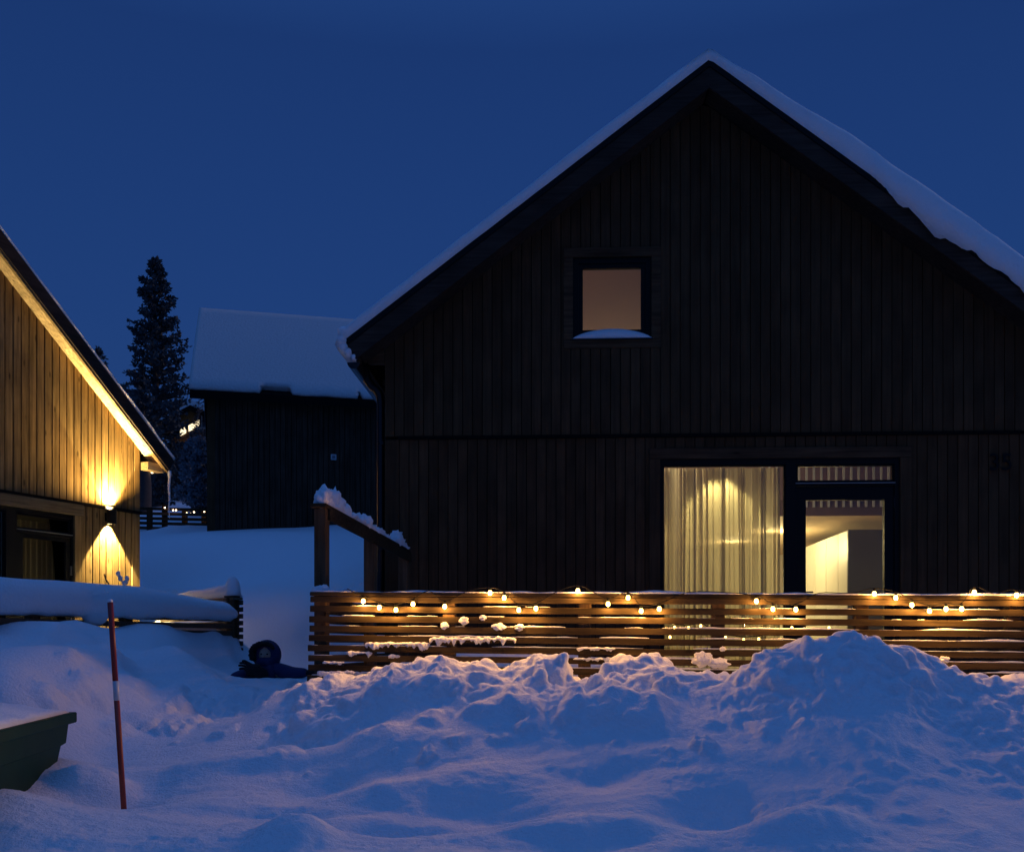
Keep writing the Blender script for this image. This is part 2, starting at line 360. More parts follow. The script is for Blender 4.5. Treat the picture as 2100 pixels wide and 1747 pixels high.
for i in range(200):                          # clods thrown up along the fence and down the bank
    X = rl.uniform(-1.5, 4.0); fy = fence_y(X); t = rl.random() ** 1.6
    Y = fy - 0.18 - t * 1.25
    r = rl.choice([0.02, 0.025, 0.03, 0.04, 0.06, 0.09, 0.12]) * rl.uniform(0.7, 1.2)
    if X > 1.15: r = min(r, 0.04)
    LUMPS.append((X, Y, None, r, r * rl.uniform(0.6, 1.0), rl.choice([2, 3])))
for i in range(80):
    a = rl.uniform(0, 6.28); q = rl.random() ** 0.7
    X, Y = 2.4 + 1.6 * q * math.cos(a), 5.7 + 0.8 * q * math.sin(a)
    r = rl.choice([0.02, 0.03, 0.04, 0.06]) * rl.uniform(0.7, 1.2)
    LUMPS.append((X, Y, None, r, r * rl.uniform(0.35, 0.7), 2))
for i in range(110):
    q = rl.random(); X, Y = -3.3 + 2.3 * q, 7.45 + 0.5 * q + rl.gauss(0, 0.24)
    r = rl.choice([0.03, 0.05, 0.07, 0.12]) * rl.uniform(0.7, 1.3)
    LUMPS.append((X, Y, None, r, r * rl.uniform(0.35, 0.7), 2))
DENTS = [(*P(180, 1418, 7.3).xy, 0.75, 0.17, 0.08), (*P(390, 1425, 7.75).xy, 0.35, 0.2, 0.06), (*P(60, 1440, 6.7).xy, 0.5, 0.15, 0.07), (*P(750, 1545, 6.0).xy, 0.55, 0.22, 0.13), (*P(980, 1640, 5.45).xy, 0.42, 0.18, 0.11), (*P(1230, 1570, 5.75).xy, 0.35, 0.2, 0.09), (*P(620, 1640, 5.5).xy, 0.5, 0.16, 0.08),
         (*P(1480, 1640, 5.3).xy, 0.3, 0.25, 0.12), (*P(840, 1680, 5.2).xy, 0.45, 0.13, 0.09), (*P(480, 1440, 7.6).xy, 0.35, 0.25, 0.10), (*P(620, 1500, 6.6).xy, 0.5, 0.12, 0.08),
         (*P(330, 1430, 8.0).xy, 0.7, 0.3, 0.09)]
BUMPS = [(*P(600, 1715, 4.95).xy, 0.20, 0.16, 0.10), (*P(195, 1590, 6.1).xy, 0.22, 0.16, 0.12), (*P(1100, 1440, 6.6).xy, 0.3, 0.14, 0.06), (*P(1270, 1455, 6.5).xy, 0.13, 0.12, 0.14),
         (*P(1340, 1450, 6.45).xy, 0.10, 0.10, 0.12), (*P(840, 1425, 6.85).xy, 0.4, 0.12, 0.06), (*P(1310, 1480, 6.3).xy, 0.16, 0.1, 0.09), (*P(1200, 1690, 5.05).xy, 0.4, 0.12, 0.07),
         (*P(1640, 1690, 5.0).xy, 0.30, 0.14, 0.09), (*P(350, 1655, 5.6).xy, 0.5, 0.3, 0.04), (*P(500, 1545, 6.4).xy, 0.6, 0.14, 0.05)]
def axis(segs):
    out = []
    for a, b, s in segs: out += list(np.arange(a, b, s))
    return np.array(sorted(set(np.round(out, 5))))
gx = axis([(-70, -30, 4), (-30, -12, 1.0), (-12, -5, 0.25), (-5, -2.6, 0.05), (-2.6, -1.6, 0.016), (-1.6, 3.9, 0.0105), (3.9, 6, 0.06), (6, 12, 0.4), (12, 30, 1.5), (30, 74, 4)])
gy = axis([(-8, 2, 0.8), (2, 4.2, 0.15), (4.2, 7.8, 0.0115), (7.8, 9.5, 0.022), (9.5, 13.5, 0.04), (13.5, 22, 0.14), (22, 40, 0.5), (40, 130, 3)])
GX, GY = np.meshgrid(gx, gy)
GZ = ground(GX, GY)
for x, y, rx, ry, h in DENTS: GZ -= h * np.exp(-((GX - x) / rx) ** 2 - ((GY - y) / ry) ** 2)
for x, y, rx, ry, h in BUMPS: GZ += h * np.exp(-(((GX - x) / rx) ** 2 + ((GY - y) / ry) ** 2) ** 1.6)
_m = np.exp(-(np.abs((GX - P(552, 0, 10.4).x) / 0.62) ** 4) - np.abs((GY - 9.95) / 0.72) ** 6)
_tz = 1.5 - (1391 - 1320) / F * GY + 0.012 * fbm(GX * 6, GY * 6, 3, 91)
GZ = np.where(_m > 0.01, GZ * (1 - _m) + np.minimum(GZ, _tz) * _m, GZ)
def window(x, y, r):
    return slice(*np.searchsorted(gy, [y - r, y + r])), slice(*np.searchsorted(gx, [x - r, x + r]))
def gz_at(x, y):
    j = int(np.clip(np.searchsorted(gx, x), 0, len(gx) - 1)); i = int(np.clip(np.searchsorted(gy, y), 0, len(gy) - 1)); return float(GZ[i, j])
base = GZ.copy()
for k, (x, y, z, r, h, e) in enumerate(LUMPS):
    wy_, wx_ = window(x, y, r * 1.6); X, Y = GX[wy_, wx_], GY[wy_, wx_]
    if X.size == 0: continue
    b0 = base[min(np.searchsorted(gy, y), len(gy) - 1), min(np.searchsorted(gx, x), len(gx) - 1)]
    d = np.hypot(X - x, Y - y) / (r * (1 + 0.9 * fbm(X / r * 0.8 + k, Y / r * 0.8, 3, 3)))
    top = 0.35 * b0 + 0.65 * base[wy_, wx_] + h * (np.clip(1 - d ** e, -0.5, 1) * 0.75) + 0.5 * h * fbm(X / r * 1.5, Y / r * 1.5, 3, k % 7)
    GZ[wy_, wx_] = np.where(d < 1.25, np.maximum(GZ[wy_, wx_], top - 0.5 * h * sst(0.9, 1.25, d)), GZ[wy_, wx_])
# the standing block with a broken right face, and the slab left of it
def slab(px0, px1, py, Y0, Y1, drop):
    a, b = P(px0, py, (Y0 + Y1) / 2), P(px1, py, (Y0 + Y1) / 2)
    ex = 0.012 + 0.0 * GX; wob = 0.03 * pn(GX * 7, GY * 7, 61); m = sst(a.x - 0.05, a.x + 0.03, GX + wob) * (1 - sst(b.x - 0.02, b.x + 0.01, GX + wob)) * sst(Y0 - 0.04, Y0 + 0.03, GY + wob) * (1 - sst(Y1, Y1 + 0.05, GY))
    top = a.z + 0.02 * fbm(GX * 6, GY * 6, 3, 63) - drop * (GY - Y1) * -1.0
    return m, top
for args in ((1096, 1171, 1338, 6.95, 7.18, 0.25), (985, 1098, 1384, 6.72, 7.05, 0.2), (1240, 1292, 1366, 6.9, 7.1, 0.2)):
    m, top = slab(*args); GZ = GZ * (1 - m) + np.maximum(GZ, top) * m
# soften the column-like faces, then displace along the surface normal so clods also bulge sideways
def rough_mask(X, Y):
    fy = fa.y + (X - fa.x) * math.tan(FF.a)
    bank = sst(-2.0, -1.2, X) * sst(0, 0.5, Y - (fy - 1.45)) * (1 - sst(0.0, 0.25, Y - (fy - 0.02)))
    pl = np.exp(-((X - 2.5) / 1.1) ** 2) * sst(4.6, 5.6, Y) * (1 - sst(7.0, 7.3, Y))
    return bank, np.clip(bank + 0.75 * pl, 0, 1)
iy = slice(*np.searchsorted(gy, [4.2, 9.5])); ix = slice(*np.searchsorted(gx, [-5.0, 5.5]))
sx_, sy_ = GX[iy, ix], GY[iy, ix]; bk_, rm_ = rough_mask(sx_, sy_)
def blur(A, n):
    for ax in (0, 1):
        for _ in range(n): A = (np.roll(A, 1, ax) + 2 * A + np.roll(A, -1, ax)) / 4
    return A
sub = GZ[iy, ix]; bl = blur(sub, 7); edge = np.zeros_like(sub); edge[16:-16, 16:-16] = 1
ww = np.clip(rm_ * 1.4, 0, 1) * edge; sub = sub * (1 - ww) + bl * ww
dzx = np.gradient(sub, gx[ix], axis=1); dzy = np.gradient(sub, gy[iy], axis=0)
nl = np.sqrt(dzx ** 2 + dzy ** 2 + 1); nxn, nyn, nzn = -dzx / nl, -dzy / nl, 1 / nl
ax_, ay_, az_ = sx_ + 0.06 * pn3(sx_ * 4, sy_ * 4, sub * 4, 1), sy_ + 0.06 * pn3(sx_ * 4, sy_ * 4, sub * 4, 2), sub + 0.06 * pn3(sx_ * 4, sy_ * 4, sub * 4, 3)
patch = sst(-0.10, 0.30, pn3(sx_ * 1.4, sy_ * 1.4, sub * 1.4, 5) + 0.30 * bk_)
b1_ = np.abs(pn3(ax_ * 5.5, ay_ * 5.5, az_ * 5.5, 6)); b2_ = np.abs(pn3(ax_ * 12, ay_ * 12, az_ * 12, 7)); b3_ = pn3(ax_ * 24, ay_ * 24, az_ * 24, 8); b4_ = pn3(sx_ * 46, sy_ * 46, sub * 46, 9)
disp = rm_ * patch * (0.085 * b1_ + 0.030 * b2_ - 0.026 + 0.007 * b3_) + rm_ * 0.005 * b3_ + 0.0022 * b4_ * (0.3 + rm_) 
disp = disp * edge
GZ[iy, ix] = sub + disp * nzn; GXo = GX.copy(); GYo = GY.copy()
GXo[iy, ix] += disp * nxn * edge; GYo[iy, ix] += disp * nyn * edge
ny, nx = GX.shape
me = bpy.data.meshes.new('snow_ground')
me.vertices.add(nx * ny); me.vertices.foreach_set('co', np.stack([GXo, GYo, GZ], -1).astype(np.float32).ravel())
idx = np.arange(nx * ny, dtype=np.int32).reshape(ny, nx)
q = np.stack([idx[:-1, :-1], idx[:-1, 1:], idx[1:, 1:], idx[1:, :-1]], -1).reshape(-1, 4)
me.loops.add(q.size); me.loops.foreach_set('vertex_index', q.ravel())
me.polygons.add(len(q)); me.polygons.foreach_set('loop_start', np.arange(0, q.size, 4, dtype=np.int32)); me.polygons.foreach_set('loop_total', np.full(len(q), 4, dtype=np.int32))
me.polygons.foreach_set('use_smooth', np.ones(len(q), bool)); me.update(calc_edges=True)
link('snow_ground', me, M['snow'], kind='structure', label='deep trampled snow covering the yard and the slope behind')

# ------------------------------------------------------------------ house shells
def spans(z0, z1, u0, u1, openings):
    """vertical spans of a board left over by the openings"""
    out = [(z0, z1)]
    for (a, b, c, d) in openings:
        if u1 <= a + 0.004 or u0 >= b - 0.004: continue
        nw = []
        for s, t in out:
            if d <= s or c >= t: nw.append((s, t)); continue
            if c > s + 0.02: nw.append((s, c))
            if d < t - 0.02: nw.append((d, t))
        out = nw
    return out
def board_wall(parent, u0, u1, pitch, zlo, zhi, openings, y, th, mat, rnd, name='wall_board', gap=0.004):
    n = max(1, round((u1 - u0) / pitch)); p = (u1 - u0) / n
    for i in range(n):
        a, b = u0 + i * p + gap, u0 + (i + 1) * p - gap
        ta, tb = zhi(a), zhi(b)
        segs = [(a, b, s, t) for s, t in spans(zlo, min(ta, tb), a, b, openings)]
        yy = y - th - rnd.uniform(0, 0.004); tl = rnd.uniform(-0.002, 0.002)
        for k, (a_, b_, s, t) in enumerate(segs):
            top = abs(t - min(ta, tb)) < 1e-6
            ha, hb = (ta, tb) if top else (t, t)
            MB().hexa([(a_, yy, s), (b_, yy + tl, s), (b_, y, s), (a_, y, s), (a_, yy, ha), (b_, yy + tl, hb), (b_, y, hb), (a_, y, ha)]).build(name, mat, parent)
def backing(parent, us, zlo, zhi, openings, y0, y1, mat):
    mb = MB()
    for a, b in zip(us[:-1], us[1:]):
        for s, t in spans(zlo, 99, a, b, openings):
            ha, hb = (zhi(a), zhi(b)) if t == 99 else (t, t)
            if min(ha, hb) <= s: continue
            mb.hexa([(a, y0, s), (b, y0, s), (b, y1, s), (a, y1, s), (a, y0, ha), (b, y0, hb), (b, y1, hb), (a, y1, ha)])
    return mb.build('wall', mat, parent)
def frame_ring(mb, a, b, c, d, w, y0, y1):
    """rectangular frame a..b x c..d with member width w inside it"""
    mb.box((a, y0, c), (a + w, y1, d)); mb.box((b - w, y0, c), (b, y1, d))
    mb.box((a + w, y0, c), (b - w, y1, c + w)); mb.box((a + w, y0, d - w), (b - w, y1, d)); return mb
rb = random.Random(5)
# ---------------- dark house on the right
H = empty('dark_house', FH.o, FH.a, label='dark brown board-clad gabled house with lit windows behind the slatted fence', cat='house')
def hu(px, y=0.0): return FH.hit(px, 1100, y)[0]
def hz(px, py, y=0.0): return FH.hit(px, py, y)[1]
OV = -0.45
uUL, zUL = FH.hit(701.5, 697.6, OV); uUA, zUA = FH.hit(1455, 119, OV); uUR, zUR = FH.hit(2100, 582, OV)
uLL, zLL = FH.hit(729, 736, OV); uLA, zLA = FH.hit(1455, 180, OV); uLR, zLR = FH.hit(2100, 638, OV)
def lin(u, a, za, b, zb): return za + (u - a) * (zb - za) / (b - a)
def zup(u): return lin(u, uUL, zUL, uUA, zUA) if u <= uUA else lin(u, uUA, zUA, uUR, zUR)
def zlow(u): return lin(u, uLL, zLL, uLA, zLA) if u <= uLA else lin(u, uLA, zLA, uLR, zLR)
uR = hu(2120); uUE = uR + (0 - uUL) * 1.0; uLE = uR + (0 - uLL)
zwall = lambda u: zlow(u) + 0.07
zband = hz(1450, 897)
# openings: upper window, terrace door unit
uw = (hu(1175), hu(1335), hz(1255, 697), hz(1255, 530))
du = (hu(1353), hu(1843), 0.90, hz(1600, 941))
OPN = [uw, du]
us = sorted({0.0, uR, uUA, uw[0], uw[1], du[0], du[1]})
backing(H, us, 0.3, zwall, OPN, 0.0, 0.12, M['blackmat'])
cb = 0.15
board_wall(H, cb, uR - cb, 0.1003, 0.35, lambda u: zband, [du], 0.0, 0.020, M['dark_v'], rb)
board_wall(H, 0.0, uR, 0.1003, zband + 0.035, zwall, [uw], -0.0, 0.034, M['dark_v'], rb)
MB().box((0.0, -0.032, 0.3), (cb, 0, zband)).build('corner_board', M['dark_v'], H, bevel=0.003)
MB().box((uR - cb, -0.032, 0.3), (uR, 0, zband)).build('corner_board', M['dark_v'], H, bevel=0.003)
MB().box((cb - 0.01, -0.050, zband + 0.002), (uR - cb + 0.01, -0.001, zband + 0.033)).build('drip_board', M['blackmat'], H)
# side walls, back wall; unseen depth stretched to shade the cabin behind
MB().box((0.001, 0.12, 0.3), (0.12, 11.5, zwall(0) - 0.02)).build('side_wall', M['dark_v'], H)
MB().box((uR - 0.12, 0.12, 0.3), (uR - 0.001, 11.5, zwall(uR) - 0.02)).build('side_wall', M['dark_v'], H)
MB().prism([(0, 0.3), (uR, 0.3), (uR, zwall(uR) - 0.02), (uUA, zwall(uUA) - 0.02), (0, zwall(0) - 0.02)], 11.5, 11.6).build('back_wall', M['dark_v'], H)
# roof: slab, soffit, barge boards with a black metal edge above
for (a, za, la, lza), (b, zb_, lb, lzb) in (((uUL, zUL, uLL, zLL), (uUA, zUA, uLA, zLA)), ((uUA, zUA, uLA, zLA), (uUE, zup(uUE), uLE, zlow(uLE)))):
    MB().prism([(a, za - 0.02), (b, zb_ - 0.02), (lb, lzb + 0.085), (la, lza + 0.085)], OV + 0.035, 11.9).build('roof', M['blackmat'], H)
    fa_ = 0.30; ia, ib = a + (la - a) * fa_, b + (lb - b) * fa_
    MB().prism([(a, za - 0.02), (b, zb_ - 0.02), (ib, zb_ + (lzb - zb_) * fa_), (ia, za + (lza - za) * fa_)], OV - 0.012, OV + 0.034).build('roof_edge', M['black'], H)
    MB().prism([(ia, za + (lza - za) * fa_ - 0.002), (ib, zb_ + (lzb - zb_) * fa_ - 0.002), (lb, lzb), (la, lza)], OV, OV + 0.033).build('barge_board', M['barge'], H)
    MB().prism([(la + 0.02, lza + 0.062), (lb, lzb + 0.062), (lb, lzb + 0.084), (la + 0.02, lza + 0.084)], OV + 0.034, -0.036).build('soffit', wood('dark_soffit', (0.06, 0.042, 0.03), 0), H)
# eave rafters, gutter and downpipe on the left
for y in (-0.05, 0.8, 1.6, 2.4):
    MB().prism([(0.0, zlow(0) + 0.055), (0.0, zlow(0) - 0.11), (uLL + 0.05, zlow(uLL + 0.05) + 0.02), (uLL + 0.05, zlow(uLL + 0.05) + 0.055)], y, y + 0.05).build('rafter', M['dark_h'], H)
gxy = hu(741, 0.0)
r_ = [[(gxy + 0.065 * math.cos(t), y, zLL - 0.02 + 0.065 * math.sin(t)) for t in [math.pi + math.pi * k / 8 for k in range(9)]] for y in (OV + 0.05, 7.8)]
MB().loft(r_, False, False).add([p for p in r_[0]], [tuple(range(9))]).build('gutter', M['metal'], H)
MB().tube([FH_ for FH_ in [Vector((FH.hit(x, z, 0.06)[0], 0.06, FH.hit(x, z, 0.06)[1])) for x, z in ((748, 735), (750, 765), (753, 780), (762, 792), (773, 801), (779, 812), (781, 830), (781, 1100), (781, 1290))]], 0.042, 14).build('downpipe', M['metal'], H, smooth=True)
for py in (905, 1120): 
    MB().tube([(hu(781), 0.06, hz(781, py)), (hu(781), 0.06, hz(781, py + 6))], 0.05, 14).build('pipe_clamp', M['metal'], H)
# house number
for px, s in ((2024, '3'), (2049, '5')):
    fc = bpy.data.curves.new('digit', 'FONT'); fc.body = s; fc.size = 0.24; fc.extrude = 0.006
    tmp = bpy.data.objects.new('digit_tmp', fc); COL.objects.link(tmp); bpy.context.view_layer.update()
    dme = bpy.data.meshes.new_from_object(tmp.evaluated_get(bpy.context.evaluated_depsgraph_get())); bpy.data.objects.remove(tmp)
    o = link('digit', dme, M['black'], H)
    o.rotation_euler = (math.radians(90), 0, 0); o.location = (hu(px), -0.034, hz(px, 965))
# upper window
a, b, c, d = uw
tr = 0.095
for nm, bx in (('window_trim', ((a - tr, -0.052, d), (b + tr, -0.002, d + tr))), ('window_trim', ((a - tr, -0.052, c - tr), (b + tr, -0.002, c - 0.012))),
               ('window_trim', ((a - tr, -0.050, c - 0.010), (a, -0.002, d - 0.002))), ('window_trim', ((b, -0.050, c - 0.010), (b + tr, -0.002, d - 0.002)))):
    MB().box(*bx).build(nm, M['dark_h'], H, bevel=0.003)
wf = frame_ring(MB(), a, b, c, d, 0.055, -0.02, 0.06); frame_ring(wf, a + 0.056, b - 0.056, c + 0.056, d - 0.056, 0.045, -0.005, 0.055)
win = wf.build('window', M['black'], H)
MB().box((a + 0.101, 0.02, c + 0.101), (b - 0.101, 0.024, d - 0.101)).build('pane', M['glass'], win)
MB().hexa([(a - 0.02, -0.075, c - 0.012), (b + 0.02, -0.075, c - 0.012), (b + 0.02, 0.0, c - 0.002), (a - 0.02, 0.0, c - 0.002),
           (a - 0.02, -0.075, c - 0.006), (b + 0.02, -0.075, c - 0.006), (b + 0.02, 0.0, c + 0.004), (a - 0.02, 0.0, c + 0.004)]).build('sill', simple('sill_metal', (0.05, 0.06, 0.07), 0.35, 0.6), win)
# terrace door unit
a, b, c, d = du
tb = 0.11
MB().box((a - tb, -0.055, d), (b + tb, -0.002, d + 0.11)).build('door_trim', M['dark_h'], H, bevel=0.003)
MB().box((a - tb, -0.055, c), (a, -0.002, d - 0.002)).build('door_trim', M['dark_v'], H, bevel=0.003)
MB().box((b, -0.055, c), (b + tb, -0.002, d - 0.002)).build('door_trim', M['dark_v'], H, bevel=0.003)
m1, m2 = hu(1610), hu(1632)
fw = MB()
fw.box((a, -0.03, c), (a + 0.03, 0.07, d)); fw.box((a + 0.03, -0.03, d - 0.06), (b, 0.07, d)); fw.box((b - 0.05, -0.03, c), (b, 0.07, d - 0.06)); fw.box((m1, -0.03, c), (m2, 0.07, d - 0.06))
fw.box((a + 0.03, -0.03, c), (m1, 0.07, c + 0.07)); ztr = hz(1735, 991)
fw.box((m2, -0.03, ztr - 0.03), (b - 0.05, 0.07, ztr + 0.012))
dfr = fw.build('door_frame', M['black'], H)
MB().box((m2 - 0.01, -0.045, ztr - 0.006), (b - 0.045, -0.031, ztr + 0.002)).build('drip_strip', simple('strip_metal', (0.35, 0.28, 0.25), 0.4, 0.5), dfr)
bigw = frame_ring(MB(), a + 0.031, m1 - 0.001, c + 0.071, d - 0.061, 0.012, -0.01, 0.04).build('fixed_window', M['black'], H)
MB().box((a + 0.043, 0.01, c + 0.083), (m1 - 0.013, 0.014, d - 0.073)).build('pane', M['glass'], bigw)
trw = frame_ring(MB(), m2 + 0.001, b - 0.051, ztr + 0.013, d - 0.061, 0.018, -0.01, 0.04).build('transom_window', M['black'], H)
MB().box((m2 + 0.02, 0.01, ztr + 0.032), (b - 0.07, 0.014, d - 0.08)).build('pane', M['glass'], trw)
g0, g1, gt = hu(1652), hu(1813), hz(1735, 1025)
dm = MB(); dm.box((m2 + 0.004, -0.015, c + 0.05), (g0, 0.055, ztr - 0.034)); dm.box((g1, -0.015, c + 0.05), (b - 0.054, 0.055, ztr - 0.034))
dm.box((g0, -0.015, gt), (g1, 0.055, ztr - 0.034)); dm.box((g0, -0.015, c + 0.05), (g1, 0.055, c + 0.15))
door = dm.build('terrace_door', M['black'], H)
MB().box((g0 + 0.001, 0.01, c + 0.151), (g1 - 0.001, 0.014, gt - 0.001)).build('pane', M['glass'], door)
for z in (ztr - 0.25, 1.6, 1.15): MB().box((b - 0.056, -0.028, z), (b - 0.040, -0.0155, z + 0.11)).build('hinge', simple('hinge_metal', (0.03, 0.03, 0.03), 0.3, 0.8), door)
MB().tube([(g0 - 0.03, 0.09, 1.95), (g0 - 0.03, 0.09, 2.03), (g0 + 0.10, 0.10, 2.03)], 0.009, 8).build('door_handle', M['metal'], door)
# interior
RW = simple('room_wall', (0.62, 0.55, 0.44), 0.9, var=0.05, scale=3)
RC = simple('room_ceiling', (0.72, 0.66, 0.54), 0.9)
RL = simple('loft_brown', (0.20, 0.12, 0.075), 0.8, var=0.1)
R = empty('living_room', FH.o, FH.a, label='warm lit room inside the dark house seen through its glass door', kind='structure')
MB().box((0.13, 0.13, 0.86), (uR - 0.13, 7.4, 0.90)).build('room_floor', simple('room_floor', (0.25, 0.17, 0.1), 0.4), R)
MB().box((0.13, 7.38, 0.9), (uR - 0.13, 7.42, 5.4)).build('room_wall', RW, R)
MB().box((0.135, 0.13, 0.9), (0.16, 7.38, 3.6)).build('room_wall', RW, R)
MB().box((uR - 0.16, 0.13, 0.9), (uR - 0.135, 7.38, 3.6)).build('room_wall', RW, R)
LY = 1.75                                                       # loft edge
zc = hz(1735, 1057, LY); zt = zc + 0.19
MB().box((0.17, LY, zc), (uR - 0.17, LY + 0.04, zt)).build('loft_edge', RL, R)
MB().box((0.17, LY + 0.041, zc + 0.02), (uR - 0.17, 7.37, zt - 0.01)).build('loft_floor', simple('ceiling_board', (0.70, 0.52, 0.30), 0.8, var=0.06, scale=6), R)
nsl = 30
for i in range(nsl):
    u = hu(1560, LY) + i * 0.087
    if u < uR - 0.3: MB().box((u, LY - 0.02, zt - 0.09), (u + 0.024, LY - 0.003, zt + 0.95)).build('baluster', M['white'], R)
MB().box((hu(1555, LY), LY - 0.021, zt + 0.955), (uR - 0.3, LY + 0.03, zt + 0.99)).build('loft_handrail', M['white'], R)
# sloping room ceiling under the roof, behind the small window too
for u0, u1 in ((0.17, uUA), (uUA, uR - 0.17)):
    MB().hexa([(u0, 0.13, zwall(u0) - 0.25), (u1, 0.13, zwall(u1) - 0.25), (u1, 7.38, zwall(u1) - 0.25), (u0, 7.38, zwall(u0) - 0.25),
               (u0, 0.13, zwall(u0) - 0.21), (u1, 0.13, zwall(u1) - 0.21), (u1, 7.38, zwall(u1) - 0.21), (u0, 7.38, zwall(u0) - 0.21)]).build('room_ceiling', simple('plaster', (0.48, 0.34, 0.23), 0.9, bump=0.3, scale=4), R)
MB().box((0.17, LY + 0.5, zt), (uR - 0.17, LY + 0.54, 5.9)).build('loft_wall', simple('loft_plaster', (0.48, 0.32, 0.21), 0.95, bump=0.25, scale=5), R)
# curtain
cu0, cu1 = a + 0.05, m1 - 0.01
NC, ry = 520, random.Random(9)
fold = np.cumsum([0.25 + 1.9 * ry.random() ** 2 for _ in range(60)]); ph = np.interp(np.linspace(0, fold[-1], NC), np.r_[0, fold], np.arange(61)) * 0.5
rings = []
for zf in np.linspace(0, 1, 26):
    z = 0.93 + (d - 0.05 - 0.93) * zf; amp = 0.035 - 0.012 * zf
    rings.append([(cu0 + (cu1 - cu0) * t / (NC - 1) + 0.006 * math.sin(ph[t] * 12 + zf * 2), 0.24 + amp * math.sin(ph[t] * 6.283 + 0.9 * math.sin(zf * 2.1 + ph[t] * .3)) * (0.55 + 0.75 * math.sin(ph[t] * 1.3 + zf)) + 0.02 * math.sin(ph[t] * 1.1 + 2), z) for t in range(NC)])
cm, n, l, bb = newmat('sheer_curtain'); n.remove(bb)
dif = n.new('ShaderNodeBsdfDiffuse'); dif.inputs[0].default_value = (0.42, 0.34, 0.24, 1)
trl = n.new('ShaderNodeBsdfTranslucent'); trl.inputs[0].default_value = (0.66, 0.58, 0.36, 1)
tps_ = n.new('ShaderNodeBsdfTransparent'); m_a = n.new('ShaderNodeMixShader'); m_b = n.new('ShaderNodeMixShader')
m_a.inputs[0].default_value = 0.6; m_b.inputs[0].default_value = 0.10
l.new(dif.outputs[0], m_a.inputs[1]); l.new(trl.outputs[0], m_a.inputs[2]); l.new(m_a.outputs[0], m_b.inputs[1]); l.new(tps_.outputs[0], m_b.inputs[2]); l.new(m_b.outputs[0], n['Material Output'].inputs[0])
CT = empty('curtain', FH.w(cu0, 0.22, 0.93), FH.a, label='sheer pleated curtain hanging behind the large fixed window', cat='curtain')
o = MB().loft(rings, False, False).build('curtain_cloth', cm, CT, smooth=True); o.location = (-cu0, -0.22, -0.93)
# kitchen tall cabinets and fridge
ky0, ky1 = 2.45, 5.2
ku = FH.hit(1739, 1200, ky0)[0]; kz = FH.hit(1739, 1086, ky0)[1]
K = empty('kitchen_cabinet', FH.w(ku, ky0, 0.9), FH.a, label='tall white kitchen cabinet row with a grey side panel seen through the door', cat='cabinet')
cabw = simple('cabinet_white', (0.66, 0.62, 0.52), 0.35); cabg = simple('cabinet_grey', (0.16, 0.15, 0.125), 0.3)
def kb(x0, y0, z0, x1, y1, z1, nm, mt, **k): return MB().box((x0, y0, z0), (x1, y1, z1)).build(nm, mt, K, **k)
kb(0.0, 0, 0, 0.60, 0.02, kz - 0.9, 'side_panel', cabg)
kb(0.02, 0.021, 0.0, 0.60, ky1 - ky0, kz - 0.92, 'carcass', simple('carcass_dark', (0.1, 0.09, 0.07), 0.7))
y = 0.03
for wdt in (0.42, 0.6, 0.6, 0.6, 0.5):
    kb(-0.004, y, 0.1, 0.0185, y + wdt - 0.018, kz - 0.91, 'cabinet_door', cabw); y += wdt
KB = empty('kitchen_counter', FH.w(ku - 1.1, 5.3, 0.9), FH.a, label='low white kitchen counter at the back of the lit room', cat='counter')
MB().box((-0.8, 0, 0), (0.9, 0.6, 1.05)).build('counter_body', cabw, KB); MB().box((-0.82, -0.02, 1.052), (0.92, 0.6, 1.09)).build('worktop', cabw, KB)
def lamp(name, kind, loc, energy, col=(1, 0.68, 0.32), size=0.08, parent=None, aim=None, spot=None, blend=0.15):
    ld = bpy.data.lights.new(name, kind); ld.energy = energy; ld.color = col
    if kind == 'AREA': ld.size = size
    else: ld.shadow_soft_size = size
    if spot: ld.spot_size = math.radians(spot); ld.spot_blend = blend
    o = bpy.data.objects.new(name, ld); COL.objects.link(o); o.location = loc
    if aim is not None: o.rotation_euler = Vector(aim).to_track_quat('-Z', 'Y').to_euler()
    return o
WARM = (1.0, 0.78, 0.37)
cmx = (cu0 + cu1) / 2
lamp('downlight_lamp', 'SPOT', FH.w(cmx, 0.46, d + 0.02), 55, WARM, 0.03, aim=(0, -0.10, -1), spot=88, blend=0.35)
lamp('room_lamp', 'POINT', FH.w(cmx + 0.3, 1.15, 2.2), 15, WARM, 0.15)
lamp('kitchen_lamp', 'POINT', FH.w(ku - 0.7, 3.6, zc - 0.12), 60, WARM, 0.12)
lamp('kitchen_lamp', 'POINT', FH.w(ku - 1.0, 5.0, zc - 0.12), 60, WARM, 0.12)
MB().prism([(1.2, 4.35), (uR - 1.2, 4.35), (uR - 1.2, zwall(uR - 1.2) - 0.27), (uUA, zwall(uUA) - 0.27), (1.2, zwall(1.2) - 0.27)], 1.05, 1.09).build('ceiling_stand_in', simple('loft_plaster_b', (0.50, 0.34, 0.22), 0.95, bump=0.35, scale=4), R)  # added upright plane standing in for the near sloping ceiling, evenly lit
lamp('loft_lamp', 'POINT', FH.w(uUA - 0.8, 0.62, 3.75), 46.0, (1.0, 0.76, 0.50), 0.2)

